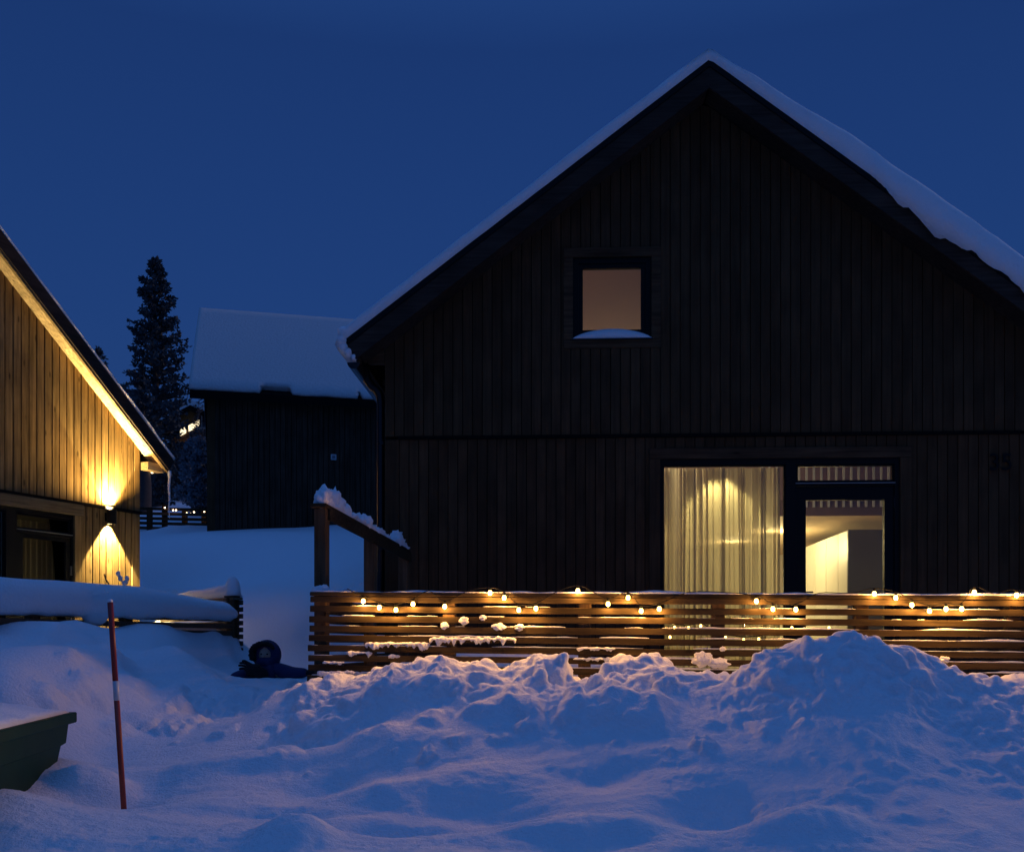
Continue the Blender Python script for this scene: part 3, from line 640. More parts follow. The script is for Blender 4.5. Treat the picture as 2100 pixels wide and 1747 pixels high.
# ---------------- lit house on the left
L = empty('lit_house', FL.o, FL.a, label='brown board-clad gabled house glowing under its wall lamp on the left', cat='house')
OL = -0.24
xa, za_ = FL.hit(0, 517, OL); xb, zb2 = FL.hit(344, 968, OL); xc, zc2 = FL.hit(0, 469, OL); xd, zd2 = FL.hit(355, 942, OL)
xw0, zw0 = FL.hit(0, 554); xw1, zw1 = FL.hit(285, 923)
RX = -3.35
zlL = lambda x: lin(x, xa, za_, xb, zb2) if x >= RX else lin(2 * RX - x, xa, za_, xb, zb2)
zuL = lambda x: lin(x, xc, zc2, xd, zd2) if x >= RX else lin(2 * RX - x, xc, zc2, xd, zd2)
zwL = lambda x: lin(x, xw0, zw0, xw1, zw1) if x >= RX else lin(2 * RX - x, xw0, zw0, xw1, zw1)
def lu(px, y=0.0): return FL.hit(px, 1100, y)[0]
def lz(px, py, y=0.0): return FL.hit(px, py, y)[1]
zbl = (lz(0, 1004) + lz(267, 1056)) / 2
dl = (lu(-260), lu(147), 0.55, (lz(20, 1037) + lz(147, 1058)) / 2)
XL = -4.6
backing(L, sorted({XL, RX, dl[0], dl[1], 0.0}), 0.2, zwL, [dl], 0.0, 0.12, M['blackmat'])
cbl = 0.13
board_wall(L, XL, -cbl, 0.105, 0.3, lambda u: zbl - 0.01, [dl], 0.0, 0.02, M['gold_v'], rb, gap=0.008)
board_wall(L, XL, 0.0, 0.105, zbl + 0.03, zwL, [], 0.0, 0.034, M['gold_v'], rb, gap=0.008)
MB().box((-cbl, -0.034, 0.3), (0.0, 0, zbl - 0.01)).build('corner_board', M['gold_v'], L, bevel=0.003)
MB().box((XL, -0.05, zbl - 0.008), (0.012, -0.001, zbl + 0.028)).build('drip_board', M['blackmat'], L)
MB().box((-0.12, 0.12, 0.2), (-0.001, 7.5, zwL(0) - 0.02)).build('side_wall', M['gold_v'], L)
MB().box((-6.7, 0.12, 0.2), (-6.6, 7.5, zwL(0) - 0.02)).build('side_wall', M['gold_v'], L)
ridge_u, ridge_l = zuL(RX), zlL(RX)
for s_ in (1, -1):
    X_ = lambda x: x if s_ == 1 else 2 * RX - x
    MB().prism([(X_(xd), zd2 - 0.015), (RX, ridge_u - 0.015), (RX, ridge_l + 0.06), (X_(xb), zb2 + 0.06)], OL + 0.034, 7.9).build('roof', M['blackmat'], L)
    f_ = 0.86
    MB().prism([(X_(xd), zd2 - 0.015), (RX, ridge_u - 0.015), (RX, ridge_u + (ridge_l - ridge_u) * f_), (X_(xd + (xb - xd) * f_), zd2 + (zb2 - zd2) * f_)], OL - 0.015, OL + 0.033).build('barge_board', M['barge'], L)
    MB().prism([(X_(xd + (xb - xd) * f_), zd2 + (zb2 - zd2) * f_ - 0.002), (RX, ridge_u + (ridge_l - ridge_u) * f_ - 0.002), (RX, ridge_l), (X_(xb), zb2)], OL, OL + 0.033).build('barge_board', M['gold_h'], L)
# soffit boards, each its own piece
sx = np.linspace(RX, xb - 0.02, 28)
for p0, p1 in zip(sx[:-1], sx[1:]):
    z0, z1 = zlL(p0) + 0.035, zlL(p1) + 0.035
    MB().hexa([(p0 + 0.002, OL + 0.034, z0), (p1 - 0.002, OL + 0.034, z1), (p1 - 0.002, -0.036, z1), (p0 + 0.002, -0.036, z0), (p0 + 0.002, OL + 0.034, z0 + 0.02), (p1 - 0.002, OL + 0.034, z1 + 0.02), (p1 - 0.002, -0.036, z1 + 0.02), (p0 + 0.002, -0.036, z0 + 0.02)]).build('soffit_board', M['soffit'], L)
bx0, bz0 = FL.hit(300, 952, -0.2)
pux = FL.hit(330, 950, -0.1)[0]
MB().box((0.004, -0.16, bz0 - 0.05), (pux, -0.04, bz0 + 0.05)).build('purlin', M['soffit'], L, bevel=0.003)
# left house door unit
a, b, c, d = dl
MB().box((a, -0.058, d), (b + 0.13, -0.002, d + 0.13)).build('door_trim', M['gold_h'], L, bevel=0.003)
MB().box((b, -0.056, c), (b + 0.11, -0.002, d - 0.002)).build('door_trim', M['gold_v'], L, bevel=0.003)
q0, q1 = lu(36), lu(139); mu0, mu1 = lu(8), lu(30)
tz1, tz0 = lz(88, 1053), lz(88, 1088); dz1 = lz(88, 1106)
ff = MB(); ff.box((a, -0.03, d - 0.05), (b, 0.07, d)); ff.box((b - 0.03, -0.03, c), (b, 0.07, d - 0.05)); ff.box((mu0, -0.03, c), (mu1, 0.07, d - 0.05)); ff.box((mu1, -0.03, tz0 - 0.05), (b - 0.03, 0.07, tz0 - 0.01)); ff.box((a, -0.03, c), (mu0, 0.07, c + 0.07))
lfr = ff.build('door_frame', M['black'], L)
MB().box((mu1, -0.045, tz0 - 0.022), (b - 0.02, -0.031, tz0 - 0.014)).build('drip_strip', simple('strip_metal_b', (0.4, 0.36, 0.28), 0.4, 0.4), lfr)
lt = frame_ring(MB(), mu1 + 0.001, b - 0.031, tz0 - 0.009, d - 0.051, 0.02, -0.01, 0.04).build('transom_window', M['black'], L)
MB().box((mu1 + 0.021, 0.01, tz0 + 0.011), (b - 0.052, 0.014, d - 0.071)).build('pane', M['glass'], lt)
e0, e1 = lu(45), lu(133)
ld_ = MB(); ld_.box((mu1 + 0.004, -0.015, c), (e0, 0.055, tz0 - 0.054)); ld_.box((e1, -0.015, c), (b - 0.034, 0.055, tz0 - 0.054)); ld_.box((e0, -0.015, dz1), (e1, 0.055, tz0 - 0.054))
ldo = ld_.build('terrace_door', M['black'], L)
MB().box((e0 + 0.001, 0.01, c), (e1 - 0.001, 0.014, dz1 - 0.001)).build('pane', M['glass'], ldo)
for z in (1.75, 2.3): MB().box((b - 0.036, -0.03, z), (b - 0.018, -0.0155, z + 0.11)).build('hinge', simple('hinge_steel', (0.5, 0.45, 0.35), 0.3, 0.8), ldo)
lw = frame_ring(MB(), a + 0.001, mu0 - 0.001, c + 0.071, d - 0.051, 0.02, -0.01, 0.04).build('fixed_window', M['black'], L)
MB().box((a + 0.022, 0.01, c + 0.092), (mu0 - 0.022, 0.014, d - 0.072)).build('pane', M['glass'], lw)
# dim room and blind behind the left door
LR = empty('dim_room', FL.o, FL.a, label='dimly lit room inside the left house', kind='structure')
drw = simple('dim_wall', (0.20, 0.18, 0.13), 0.9)
MB().box((XL, 2.8, 0.4), (-0.14, 2.9, 3.6)).build('room_wall', drw, LR); MB().box((XL, 0.13, 0.4), (-0.14, 2.8, 0.45)).build('room_floor', drw, LR)
MB().box((XL, 0.13, d + 0.2), (-0.14, 2.8, d + 0.25)).build('room_ceiling', drw, LR); MB().box((-0.2, 0.13, 0.4), (-0.14, 2.8, d + 0.2)).build('room_wall', drw, LR); MB().box((XL - .05, 0.13, 0.4), (XL, 2.8, d + 0.2)).build('room_wall', drw, LR)
LCu = empty('curtain', FL.w(e0, 0.2, 0.5), FL.a, label='dim olive curtain behind the terrace door of the left house', cat='curtain')
NC = 160
rings = [[(t * (e1 - e0 + 0.02) / (NC - 1), 0.025 * math.sin(t * 0.33 + 0.6 * math.sin(t * .11)), z) for t in range(NC)] for z in (0, 0.6, 1.2, d - 0.6)]
MB().loft(rings, False, False).build('curtain_cloth', cm, LCu, smooth=True)
lamp('dim_lamp', 'POINT', FL.w(-1.9, 1.2, 1.9), 6.0, (1.0, 0.8, 0.4), 0.1)  # unseen lamp added for the dim light in the door panes
# wall lamp
wx, wz = FL.hit(228, 1060, -0.08)
WLp = empty('wall_lamp', FL.w(wx, -0.09, wz), FL.a, label='black cylinder wall lamp shining up and down the brown boards', cat='lamp')
tubem = MB()
for r0, r1 in ((0.05, 0.044),):
    n_ = 24; rr = []
    for (r, z) in ((0.044, -0.02), (0.050, -0.085), (0.055, -0.085), (0.055, 0.085), (0.050, 0.085), (0.044, 0.02)):
        rr.append([(r * math.cos(2 * math.pi * j / n_), r * math.sin(2 * math.pi * j / n_), z) for j in range(n_)])
    tubem.loft(rr, True, True)
tubem.build('lamp_body', M['black'], WLp, smooth=False)
MB().box((-0.045, 0.045, -0.05), (0.045, 0.09, 0.05)).build('wall_bracket', M['black'], WLp)
for s_ in (1, -1):
    MB().tube([(0, 0, s_ * 0.022), (0, 0, s_ * 0.034)], 0.040, 18).build('lamp_lens', emis('lamp_lens_glow', (1, 0.78, 0.42), 30), WLp)
LW = (1.0, 0.80, 0.36)
lamp('wall_lamp_and_fill', 'SPOT', FL.w(wx, -0.205, wz + 0.13), 290, (1.0, 0.68, 0.25), 0.03, aim=FL.uy * 0.15 + FL.ux * -0.25 + Vector((0, 0, 1)), spot=160, blend=1.0)  # added wide fill outside the lamp body, evens out the upper wall
lamp('wall_lamp_and_fill', 'SPOT', FL.w(wx, -0.14, wz - 0.11), 34, (1.0, 0.74, 0.32), 0.03, aim=FL.uy * -0.12 + Vector((0, 0, -1)), spot=112, blend=1.0)  # added wide downward fill, reaches the side fence snow
for s_ in (1, -1):
    lamp('wall_lamp_and_fill', 'SPOT', FL.w(wx, -0.085, wz + s_ * 0.045), 620, LW, 0.02, aim=FL.uy * 0.10 + Vector((0, 0, s_)), spot=74, blend=0.10)
    lamp('wall_lamp_and_fill', 'SPOT', FL.w(wx, -0.085, wz + s_ * 0.045), 200, LW, 0.02, aim=FL.uy * 0.12 + Vector((0, 0, s_)), spot=42, blend=0.9)
# icicle
ip = FL.w(FL.hit(347, 968, OL)[0], OL, FL.hit(347, 966, OL)[1])
ric = random.Random(2); hh = (1062 - 966) / F * ip.y
pts = [ip + Vector((0.004 * math.sin(i), 0.0, -hh * i / 14)) for i in range(15)]
MB().tube(pts, [0.020 * (1 - i / 15) ** 0.9 * ric.uniform(0.8, 1.15) + 0.003 for i in range(15)], 8).build('icicle', simple('ice', (0.75, 0.8, 0.88), 0.15), None, True, label='long icicle hanging from the eave tip of the lit house', cat='icicle')

# ---------------- snow strips lofted along a line
def snow_strip(name, pts, prof, mat=None, seed=0, amp=0.15, step=0.05, normal=None, taper=0.06, **k):
    """pts: polyline; prof: (offset across, height) points; a soft rounded loaf"""
    pts = [Vector(p) for p in pts]; seg = [(pts[i + 1] - pts[i]).length for i in range(len(pts) - 1)]; tot = sum(seg)
    n = max(6, int(tot / step)); rings = []
    for i in range(n + 1):
        s = tot * i / n; j = 0; t = s
        while j < len(seg) - 1 and t > seg[j]: t -= seg[j]; j += 1
        p = pts[j].lerp(pts[j + 1], min(1, t / seg[j])); dd = (pts[j + 1] - pts[j]); dd.z = 0; dd.normalize(); ac = Vector((dd.y, -dd.x, 0))
        e = min(1.0, (s / taper) ** 0.5 if s < taper else 1, ((tot - s) / taper) ** 0.5 if tot - s < taper else 1); e = max(e, 0.08)
        ring = []
        for m_, (o_, h_) in enumerate(prof):
            nn = float(fbm(np.array(s * 2.5 + m_ * 0.35), np.array(seed * 5.1 + m_ * 0.5), 3, 2)) * amp * 2
            ring.append(p + ac * o_ * (0.6 + 0.4 * e) * (1 + nn * 0.5) + Vector((0, 0, h_ * e * (1 + nn))))
        rings.append(ring)
    return MB().loft(rings, True, True).build(name, mat or M['snow'], None, True, **k)
def loaf(w, h, n=9, base=0.0):
    return [(w * math.cos(math.pi * i / (n - 1)), base + h * math.sin(math.pi * i / (n - 1)) ** 0.7) for i in range(n)]

# roof snow of the dark house (two slopes in one blanket, hanging over on the left eave)
def roof_snow(frame, ul, ur, zf, apex, thick, v0, v1, name, seed, drape=None, **k):
    n = int((ur - ul) / 0.05); rings = []
    for i in range(n + 1):
        u = ul + (ur - ul) * i / n; h = thick(u) * (1 + 0.18 * float(fbm(np.array(u * 1.3), np.array(seed), 3)))
        e = max(0.15, min(1, ((u - ul) / 0.10)) ** 0.5, ) if u - ul < 0.10 else 1
        h *= e; z = zf(u) - 0.02
        az = math.exp(-((u - apex) / 0.22) ** 2)
        z2 = z - 0.10 * az
        lo = drape(u) if drape else 0.0
        w_ = [float(fbm(np.array(u * 3 + q), np.array(seed + q), 3)) * 0.02 for q in range(6)]
        prof = [(v0 + 0.03, z - 0.01), (v0 - 0.015 + w_[0] - (0.03 if lo else 0), z - 0.0 - lo), (v0 - 0.04 + w_[1] - (0.02 if lo else 0), z + h * 0.35), (v0 - 0.05 + w_[2], z + h * 0.72), (v0 - 0.02 + w_[3], z2 + h * 0.93 + 0.06 * az), (v0 + 0.05, z2 + h), (v0 + 0.35, z2 + h * 1.02), (v1, z2 + h), (v1, z - 0.01)]
        rings.append([(u, y_, z_) for y_, z_ in prof])
    o = MB().loft(rings, True, True).build(name, M['snow'], None, True, **k)
    o.location = frame.o; o.rotation_euler = (0, 0, frame.a); return o
def th(u): return 0.13 + 0.15 * float(sst(uUA - 0.1, uUA + 1.8, u))
drp = lambda u: 0.0 if u < hu(1790, OV) else max(0, (0.11 + 0.11 * float(fbm(np.array(u * 3.2), np.array(3.0), 5, 8, 0.65))) * float(sst(hu(1790, OV), hu(1850, OV), u)))
roof_snow(FH, uUL - 0.06, uUE + 0.05, zup, uUA, th, OV - 0.0, 11.9, 'roof_snow', 4.0, drp, label='thick snow blanket on the roof of the dark right-hand house', cat='snow')
# curl of snow hanging round the left eave
cmb = MB()
ty0, tz0_ = FH.hit(712, 700, OV)
for k_, (px, py, r) in enumerate(((706, 682, .075), (703, 698, .07), (706, 712, .06), (716, 722, .05), (727, 731, .035))):
    u_, z_ = FH.hit(px, py, OV)
    cmb.blob((u_ - 0.01, OV + 0.04, z_), (r * 0.85, r * 1.6, r), seed=k_, rough=0.2)
o = cmb.build('eave_snow', M['snow'], None, True, label='bulge of snow curling over the left eave tip of the dark house', cat='snow'); o.location = FH.o; o.rotation_euler = (0, 0, FH.a)
roof_snow(FL, RX, xd + 0.01, zuL, RX - 1, lambda u: 0.035 + 0.03 * float(sst(-1.2, 0, u)), OL + 0.02, 7.9, 'roof_snow', 9.0, label='thin snow layer on the roof of the lit left-hand house', cat='snow')
# sill snow
a, b, c, d = uw
n_ = 22; rings = []
for i in range(n_ + 1):
    t = i / n_; u = a + 0.0 + (b - a) * t; hgt = 0.10 * (math.sin(math.pi * t) ** 0.6) + 0.004
    rings.append([(u, -0.07, c - 0.002), (u, -0.072, c + hgt * 0.35), (u, -0.055, c + hgt * 0.8), (u, -0.03, c + hgt), (u, -0.021, c + hgt), (u, -0.021, c + 0.002)])
o = MB().loft(rings, True, True).build('sill_snow', M['snow'], None, True, label='small mound of snow on the sill of the upper window', cat='snow'); o.location = FH.o; o.rotation_euler = (0, 0, FH.a)

# ------------------------------------------------------------------ slatted fence in front of the dark house
FN = empty('slatted_fence', (fa.x, fa.y, fa.z), FF.a, label='long horizontal-slat wooden terrace fence draped with string lights', cat='fence')
FN.rotation_euler = (0, -math.atan(F_SL), FF.a)
FLEN = 5.9
rf = random.Random(21)
def sbox(x0, x1, y0, y1, z0, z1, nm='slat', mt=None, par=FN, bow=0.004):
    n = 12; rings = []
    p = rf.uniform(0, 6)
    for i in range(n + 1):
        x = x0 + (x1 - x0) * i / n; dz = bow * math.sin(p + i * 0.5); 
        rings.append([(x, y0, z0 + dz), (x, y1, z0 + dz), (x, y1, z1 + dz), (x, y0, z1 + dz)])
    return MB().loft(rings).build(nm, mt or M['slat'], par, bevel=0.003)
sbox(0.0, FLEN, -0.035, 0.085, -0.028, 0.0, 'top_rail', bow=0.001)
sbox(0.0, FLEN, -0.021, 0.0, -0.074, -0.031, bow=0.001)
PITCH = 0.0733
for i in range(1, 12):
    z1 = -0.028 - 0.0733 * i + 0.001
    cut = FLEN
    sbox(rf.uniform(-0.006, 0.004) - 0.002 * i, cut, -0.021, 0.0, z1 - 0.046, z1)
for px in (923, 1200, 1472, 1765, 2076):
    x = FF.hit(px, 1300, 0.05)[0]
    MB().box((x - 0.045, 0.002, -1.2), (x + 0.045, 0.092, -0.030)).build('post', M['post'], FN, bevel=0.004)
# wind-break frame and return fence at the left end
WBn, WBf = P(660, 1035, 7.78), P(830, 1128, 10.38)
WB = empty('handrail_frame', (WBn.x, WBn.y, 0), 0, label='wooden post and handrail frame running from fence corner to house wall', cat='handrail')
dv = (WBf - WBn); dv.z = 0; dvn = dv.normalized(); sdv = Vector((dvn.y, -dvn.x, 0))
zr = lambda t: WBn.z + (WBf.z - WBn.z) * t
def wpt(t, s, z): return Vector((0, 0, 0)) + dv * t + sdv * s + Vector((0, 0, z))
for i, (t, w_) in enumerate(((0.0, 0.046), (0.515, 0.048), (0.985, 0.046))):
    mb = MB(); c0 = wpt(t, 0, 0)
    mb.hexa([c0 + dvn * a_ * w_ + sdv * b_ * w_ + Vector((0, 0, z)) for z in (0.9, zr(t) - 0.032) for a_, b_ in ((-1, -1), (1, -1), (1, 1), (-1, 1))])
    mb.build('post', M['post'], WB, bevel=0.004)
MB().beam(wpt(-0.035, 0.0, zr(0) - 0.015), wpt(1.0, 0.0, zr(1) - 0.015), 0.125, 0.030).build('handrail', M['slat'], WB, bevel=0.003)
MB().beam(wpt(0.0, 0.060, zr(0) - 0.078), wpt(1.0, 0.060, zr(1) - 0.078), 0.024, 0.085).build('rail_board', M['slat'], WB, bevel=0.003)
for i in range(10):
    z = fa.z - 0.055 - 0.0733 * i
    MB().beam(wpt(0.022, -0.058, z), wpt(0.99, -0.058, z), 0.021, 0.046).build('slat', M['slat'], WB)

# snow on the rail tops (loose, ragged)
ssn = MB(); rs = random.Random(33)
def fpt(x, y, z): return FF.w(x, y, fa.z + z + F_SL * x)
for i in range(0, 11):
    z = 0.0 if i == 0 else -0.027 - PITCH * i
    y0, y1 = (-0.032, 0.08) if i == 0 else (-0.019, -0.002)
    n = 260; rings = []; run = []
    for k_ in range(n + 1):
        x = 0.01 + (FLEN - 0.1) * k_ / n
        h = 0.0045 + 0.02 * float(fbm(np.array(x * 2.2), np.array(i * 3.3), 4, 9)) + (0.012 if i in (0,) else 0.0) - (0.004 if 1 <= i <= 2 else 0)
        if h > 0.002:
            w0 = 0.004 * float(pn(np.array(x * 9.), np.array(i * 2.)))
            run.append([fpt(x, y0 + w0, z), fpt(x, y0 - 0.002 + w0, z + h * 0.6), fpt(x, (y0 + y1) / 2, z + h), fpt(x, y1, z + h * 0.6), fpt(x, y1, z)])
        else:
            if len(run) > 2: ssn.loft(run, True, True)
            run = []
    if len(run) > 2: ssn.loft(run, True, True)
ssn.build('slat_snow', M['snow'], None, True, label='thin ragged snow lines lying along the fence slats', kind='stuff')
clumps = [(880, 1059, 1313, 11, 'long hanging snow clump stuck to the fence left of centre'), (748, 882, 1322, 9, 'ragged snow strip stuck on the fence slats below the left bulbs'),
          (711, 764, 1340, 8, 'torn snow patch on the lower left fence slats'), (796, 821, 1347, 9, 'little snow tuft on the lower slats right of the torn patch'),
          (661, 711, 1360, 7, 'thin snow patch near the bottom left fence end'), (650, 732, 1381, 9, 'snow lumps on the lowest slats at the left fence end'),
          (911, 912, 1283, 7.5, 'fist sized snow clod on the fence beside the first inner post'), (950, 952, 1272, 8, 'round snow ball stuck high on the fence left of centre'),
          (990, 991, 1266, 6, 'small snow pellet on the third fence slat'), (1014, 1030, 1285, 7, 'wide snow clod on the fourth fence slat'), (1062, 1068, 1286, 7, 'snow clod right of the wide one on the fourth slat'),
          (1182, 1262, 1331, 6, 'flat snow strip on the fence right of the standing block'), (1175, 1264, 1353, 7, 'crumbly snow row low on the fence right of the standing block'),
          (1438, 1444, 1352, 15, 'big round snow ball stuck on the fence right of the centre bank'), (1466, 1482, 1360, 11, 'snow clod beside the big ball on the fence'), (1480, 1484, 1330, 5, 'tiny snow crumb on the fence above the clods'),
          (1930, 1944, 1352, 6, 'small snow clod on the fence right of the big pile')]
for k_, (p0, p1, py, r, lab) in enumerate(clumps):
    mb = MB(); rc = random.Random(k_ + 50)
    if p1 - p0 > 18:
        n = int((p1 - p0) / 1.1); rings = []
        for j in range(n + 1):
            t = j / n; px = p0 + (p1 - p0) * t; e = min(1, (min(t, 1 - t) * (p1 - p0) / 7) ** 0.5) + 0.02
            f1 = float(fbm(np.array(px * 0.045), np.array(k_ * 3.3), 4, 5)); f2 = float(fbm(np.array(px * 0.06), np.array(k_ * 5.3 + 9), 4, 6)); f3 = float(fbm(np.array(px * 0.05), np.array(k_ + 19.), 3, 7))
            up = r * e * (0.30 + 0.55 * abs(f1)) / F * 7.5; dn = r * e * max(0.12, 0.55 + 1.9 * f2) / F * 7.5; dep = e * (0.022 + 0.02 * f3)
            x, z = FF.hit(px, py - 0.2 * r, -0.02); rg = []
            for q in range(12):
                an = 2 * math.pi * q / 12; nn = 1 + 0.35 * float(fbm(np.array(px * 0.12 + math.cos(an)), np.array(math.sin(an) * 1.2 + k_), 3, 8))
                rg.append(FF.w(x, -0.020 + dep * (math.cos(an) - 0.55) * nn, z + (up if math.sin(an) > 0 else dn) * math.sin(an) * nn))
            rings.append(rg)
        mb.loft(rings)
    else:
        rr = r * 0.92 / F * 7.5; x, z = FF.hit((p0 + p1) / 2, py, -0.03)
        mb.blob(FF.w(x, -0.022 - rr * 0.3, z), (rr * (1 + 0.06 * (p1 - p0)), rr * 0.75, rr), seed=k_ * 7, rough=0.5, freq=1.5, sub=4)
        for j in range(3): mb.blob(FF.w(x + rc.uniform(-1, 1) * rr, -0.025 - rr * 0.3, z + rc.uniform(-.8, .4) * rr), (rr * .45, rr * 0.4, rr * .4), seed=k_ * 7 + j + 1, rough=0.5, freq=1.8, sub=3)
    mb.build('snow_clump', M['snow'], None, True, label=lab, cat='snow clump', group='snow clumps stuck to the slatted fence')
# snow on the handrail
hs = MB(); rc = random.Random(77)
hts = [(0.00, .10), (0.03, .16), (0.06, .10), (0.085, .03), (0.10, .15), (0.125, .17), (0.155, .13), (0.18, .07), (0.2, .11), (0.23, .09), (0.27, .05), (0.31, .045), (0.35, .05), (0.39, .10), (0.42, .06), (0.46, .11), (0.49, .03), (0.54, .03), (0.58, .055), (0.61, .07), (0.64, .03), (0.69, .035), (0.73, .02), (0.77, .015), (0.83, .06), (0.86, .13), (0.885, .14), (0.91, .10), (0.94, .05), (0.97, .03)]
for k_, (t, h) in enumerate(hts):
    p = wpt(t, rc.uniform(-.01, .01), zr(t)) + WB.location
    hs.blob(p + Vector((0, 0, h * 0.36)), (0.055 + rc.uniform(0, .012), 0.075, h * 0.62 + 0.01), seed=k_, rough=0.45, freq=1.8, sub=3)
hs.build('handrail_snow', M['snow'], None, True, label='row of jagged snow clods standing on the handrail beside the dark house', cat='snow')
cs = MB()
for k_, (px, py, r) in enumerate(((652, 1210, 10), (664, 1208, 9), (646, 1213, 6), (682, 1213, 6), (700, 1212, 6), (712, 1209, 5))):
    cs.blob(P(px, py, 7.62), (r * 1.2 / F * 7.6, 0.04, r / F * 7.6), seed=k_ + 3, rough=0.4, sub=3)
cs.build('corner_snow', M['snow'], None, True, label='snow heap on the fence top round the corner post', cat='snow')

# ------------------------------------------------------------------ string lights
BM = emis('bulb_glow', (1.0, 0.60, 0.16), 9.0)
SL = empty('string_lights', fpt(0.3, -0.05, 0), 0, label='warm bulb string lights swagged along the front of the slatted fence', cat='string lights')
bulbs = [(745, 1232), (778, 1245), (812, 1250), (847, 1238), (912, 1243), (1005, 1215), (1034, 1225), (1064, 1250), (1099, 1247), (1185, 1211), (1247, 1238), (1288, 1225), (1315, 1252), (1352, 1248),
         (1551, 1232), (1585, 1248), (1632, 1249), (1793, 1217), (1837, 1225), (1870, 1240), (1906, 1252), (1940, 1248), (1972, 1248), (1998, 1214), (2085, 1220)]
bme = None; cable = [P(712, 1207, 7.58), P(722, 1212, 7.54), P(733, 1218, 7.5)]
for i, (px, py) in enumerate(bulbs):
    x, z = FF.hit(px, py, -0.055); p = FF.w(x, -0.055, z)
    if bme is None:
        mb = MB(); rr = [[(r * math.cos(2 * math.pi * j / 10), r * math.sin(2 * math.pi * j / 10), zz) for j in range(10)] for r, zz in ((0.002, -0.018), (0.0105, -0.0155), (0.0152, -0.008), (0.0155, 0.001), (0.0125, 0.010), (0.0085, 0.017))]
        o = mb.loft(rr).build('bulb', BM, SL, True); bme = o.data
        mb = MB(); mb.tube([(0, 0, 0.016), (0, 0, 0.036)], 0.0105, 8); so = mb.build('socket', M['black'], o); sme = so.data
    else:
        o = bpy.data.objects.new('bulb', bme); COL.objects.link(o); o.parent = SL
        so = bpy.data.objects.new('socket', sme); COL.objects.link(so); so.parent = o
    o.location = p - SL.location
    lamp('bulb_light', 'POINT', p + FF.uy * -0.016 + Vector((0, 0, -0.021)), 3.3, (1.0, 0.46, 0.10), 0.008)
    if i and bulbs[i][0] - bulbs[i - 1][0] > 60:
        pa = cable[-1]
        for t_ in ((0.3, 0.7) if bulbs[i][0] - bulbs[i - 1][0] > 100 else (0.5,)):
            xm = FF.hit(bulbs[i - 1][0] * (1 - t_) + bulbs[i][0] * t_, 1220, -0.045)[0]; cable.append(FF.w(xm, -0.03, fa.z + F_SL * xm + 0.012))
    cable.append(p + Vector((0, 0, 0.038)))
cable.append(FF.w(5.4, -0.05, fa.z - 0.09))
cs_ = []
for i in range(len(cable) - 1):                               # Catmull-Rom through the hooks
    p0, p1, p2, p3 = cable[max(i - 1, 0)], cable[i], cable[i + 1], cable[min(i + 2, len(cable) - 1)]
    for t in (0, .25, .5, .75):
        cs_.append(0.5 * ((2 * p1) + (p2 - p0) * t + (2 * p0 - 5 * p1 + 4 * p2 - p3) * t * t + (3 * p1 - p0 - 3 * p2 + p3) * t ** 3) - SL.location)
MB().tube(cs_, 0.0032, 6).build('cable', M['black'], SL, True)
# a second run of bulbs on the inner side of the fence
SL2 = empty('string_lights', FF.w(2.6, 0.12, fa.z - 0.3), 0, label='inner run of string lights hanging behind the fence before the door', cat='string lights')
inner = [(1383, 1286), (1412, 1287), (1437, 1283), (1488, 1307), (1525, 1311), (1556, 1310), (1624, 1287), (1700, 1287), (1374, 1306)]
c2 = []
for px, py in inner:
    x, z = FF.hit(px, py, 0.16); o = bpy.data.objects.new('bulb', bme); COL.objects.link(o); o.parent = SL2; o.location = FF.w(x, 0.16, z) - SL2.location; o.scale = (.6, .6, .6)
    c2.append(o.location + Vector((0, 0, 0.02)))
c2.sort(key=lambda v: v.x)
MB().tube(c2, 0.004, 6).build('cable', M['black'], SL2, True)

# ------------------------------------------------------------------ snow-laden fence of the lit house
LE = P(478, 1320, 11.1); LS = P(0, 1320, 8.45); LS2 = LE + (LS - LE) * 1.35
FB = Frame(LS2.x, LS2.y, math.atan2(LE.y - LS2.y, LE.x - LS2.x)); LBL = (LE - LS2).xy.length
LF = empty('buried_fence', (LS2.x, LS2.y, 0), FB.a, label='slatted wooden fence of the lit house almost buried in snow', cat='fence')
for i in range(9):
    z = 1.86 - 0.0733 * i
    MB().box((0, -0.021, z - 0.05), (LBL - 0.035, 0, z)).build('slat', M['slat_old'], LF, bevel=0.002)
for t in (0.08, 0.35, 0.62): MB().box((LBL * t - .045, 0.002, 0.9), (LBL * t + .045, 0.092, 1.86)).build('post', M['post'], LF)
pc = P(474, 1320, 11.12)
MB().box((LBL - 0.03, -0.03, 0.9), (LBL + 0.07, 0.07, 2.0)).build('post', M['post'], LF, bevel=0.004)
MB().box((LBL - 0.045, -0.045, 2.001), (LBL + 0.085, 0.085, 2.02)).build('post_cap', M['slat_old'], LF)
# return side towards the house
SR = Vector((-4.45, 12.95, 0)); SR0 = Vector((LE.x, LE.y + 0.06, 0))
FR_ = Frame(SR0.x, SR0.y, math.atan2(SR.y - SR0.y, SR.x - SR0.x)); RLN = (SR - SR0).length
RF = empty('side_fence', (SR0.x, SR0.y, 0), FR_.a, label='short side fence between corner post and lit house, snow capped', cat='fence')
for i in range(10):
    z = 1.97 - 0.0733 * i
    MB().box((-0.16, -0.03, z - 0.05), (RLN, -0.008, z)).build('slat', M['slat_old'], RF, bevel=0.002)
MB().box((-0.11, -0.045, 1.975), (RLN, 0.075, 2.0)).build('top_rail', M['slat_old'], RF)
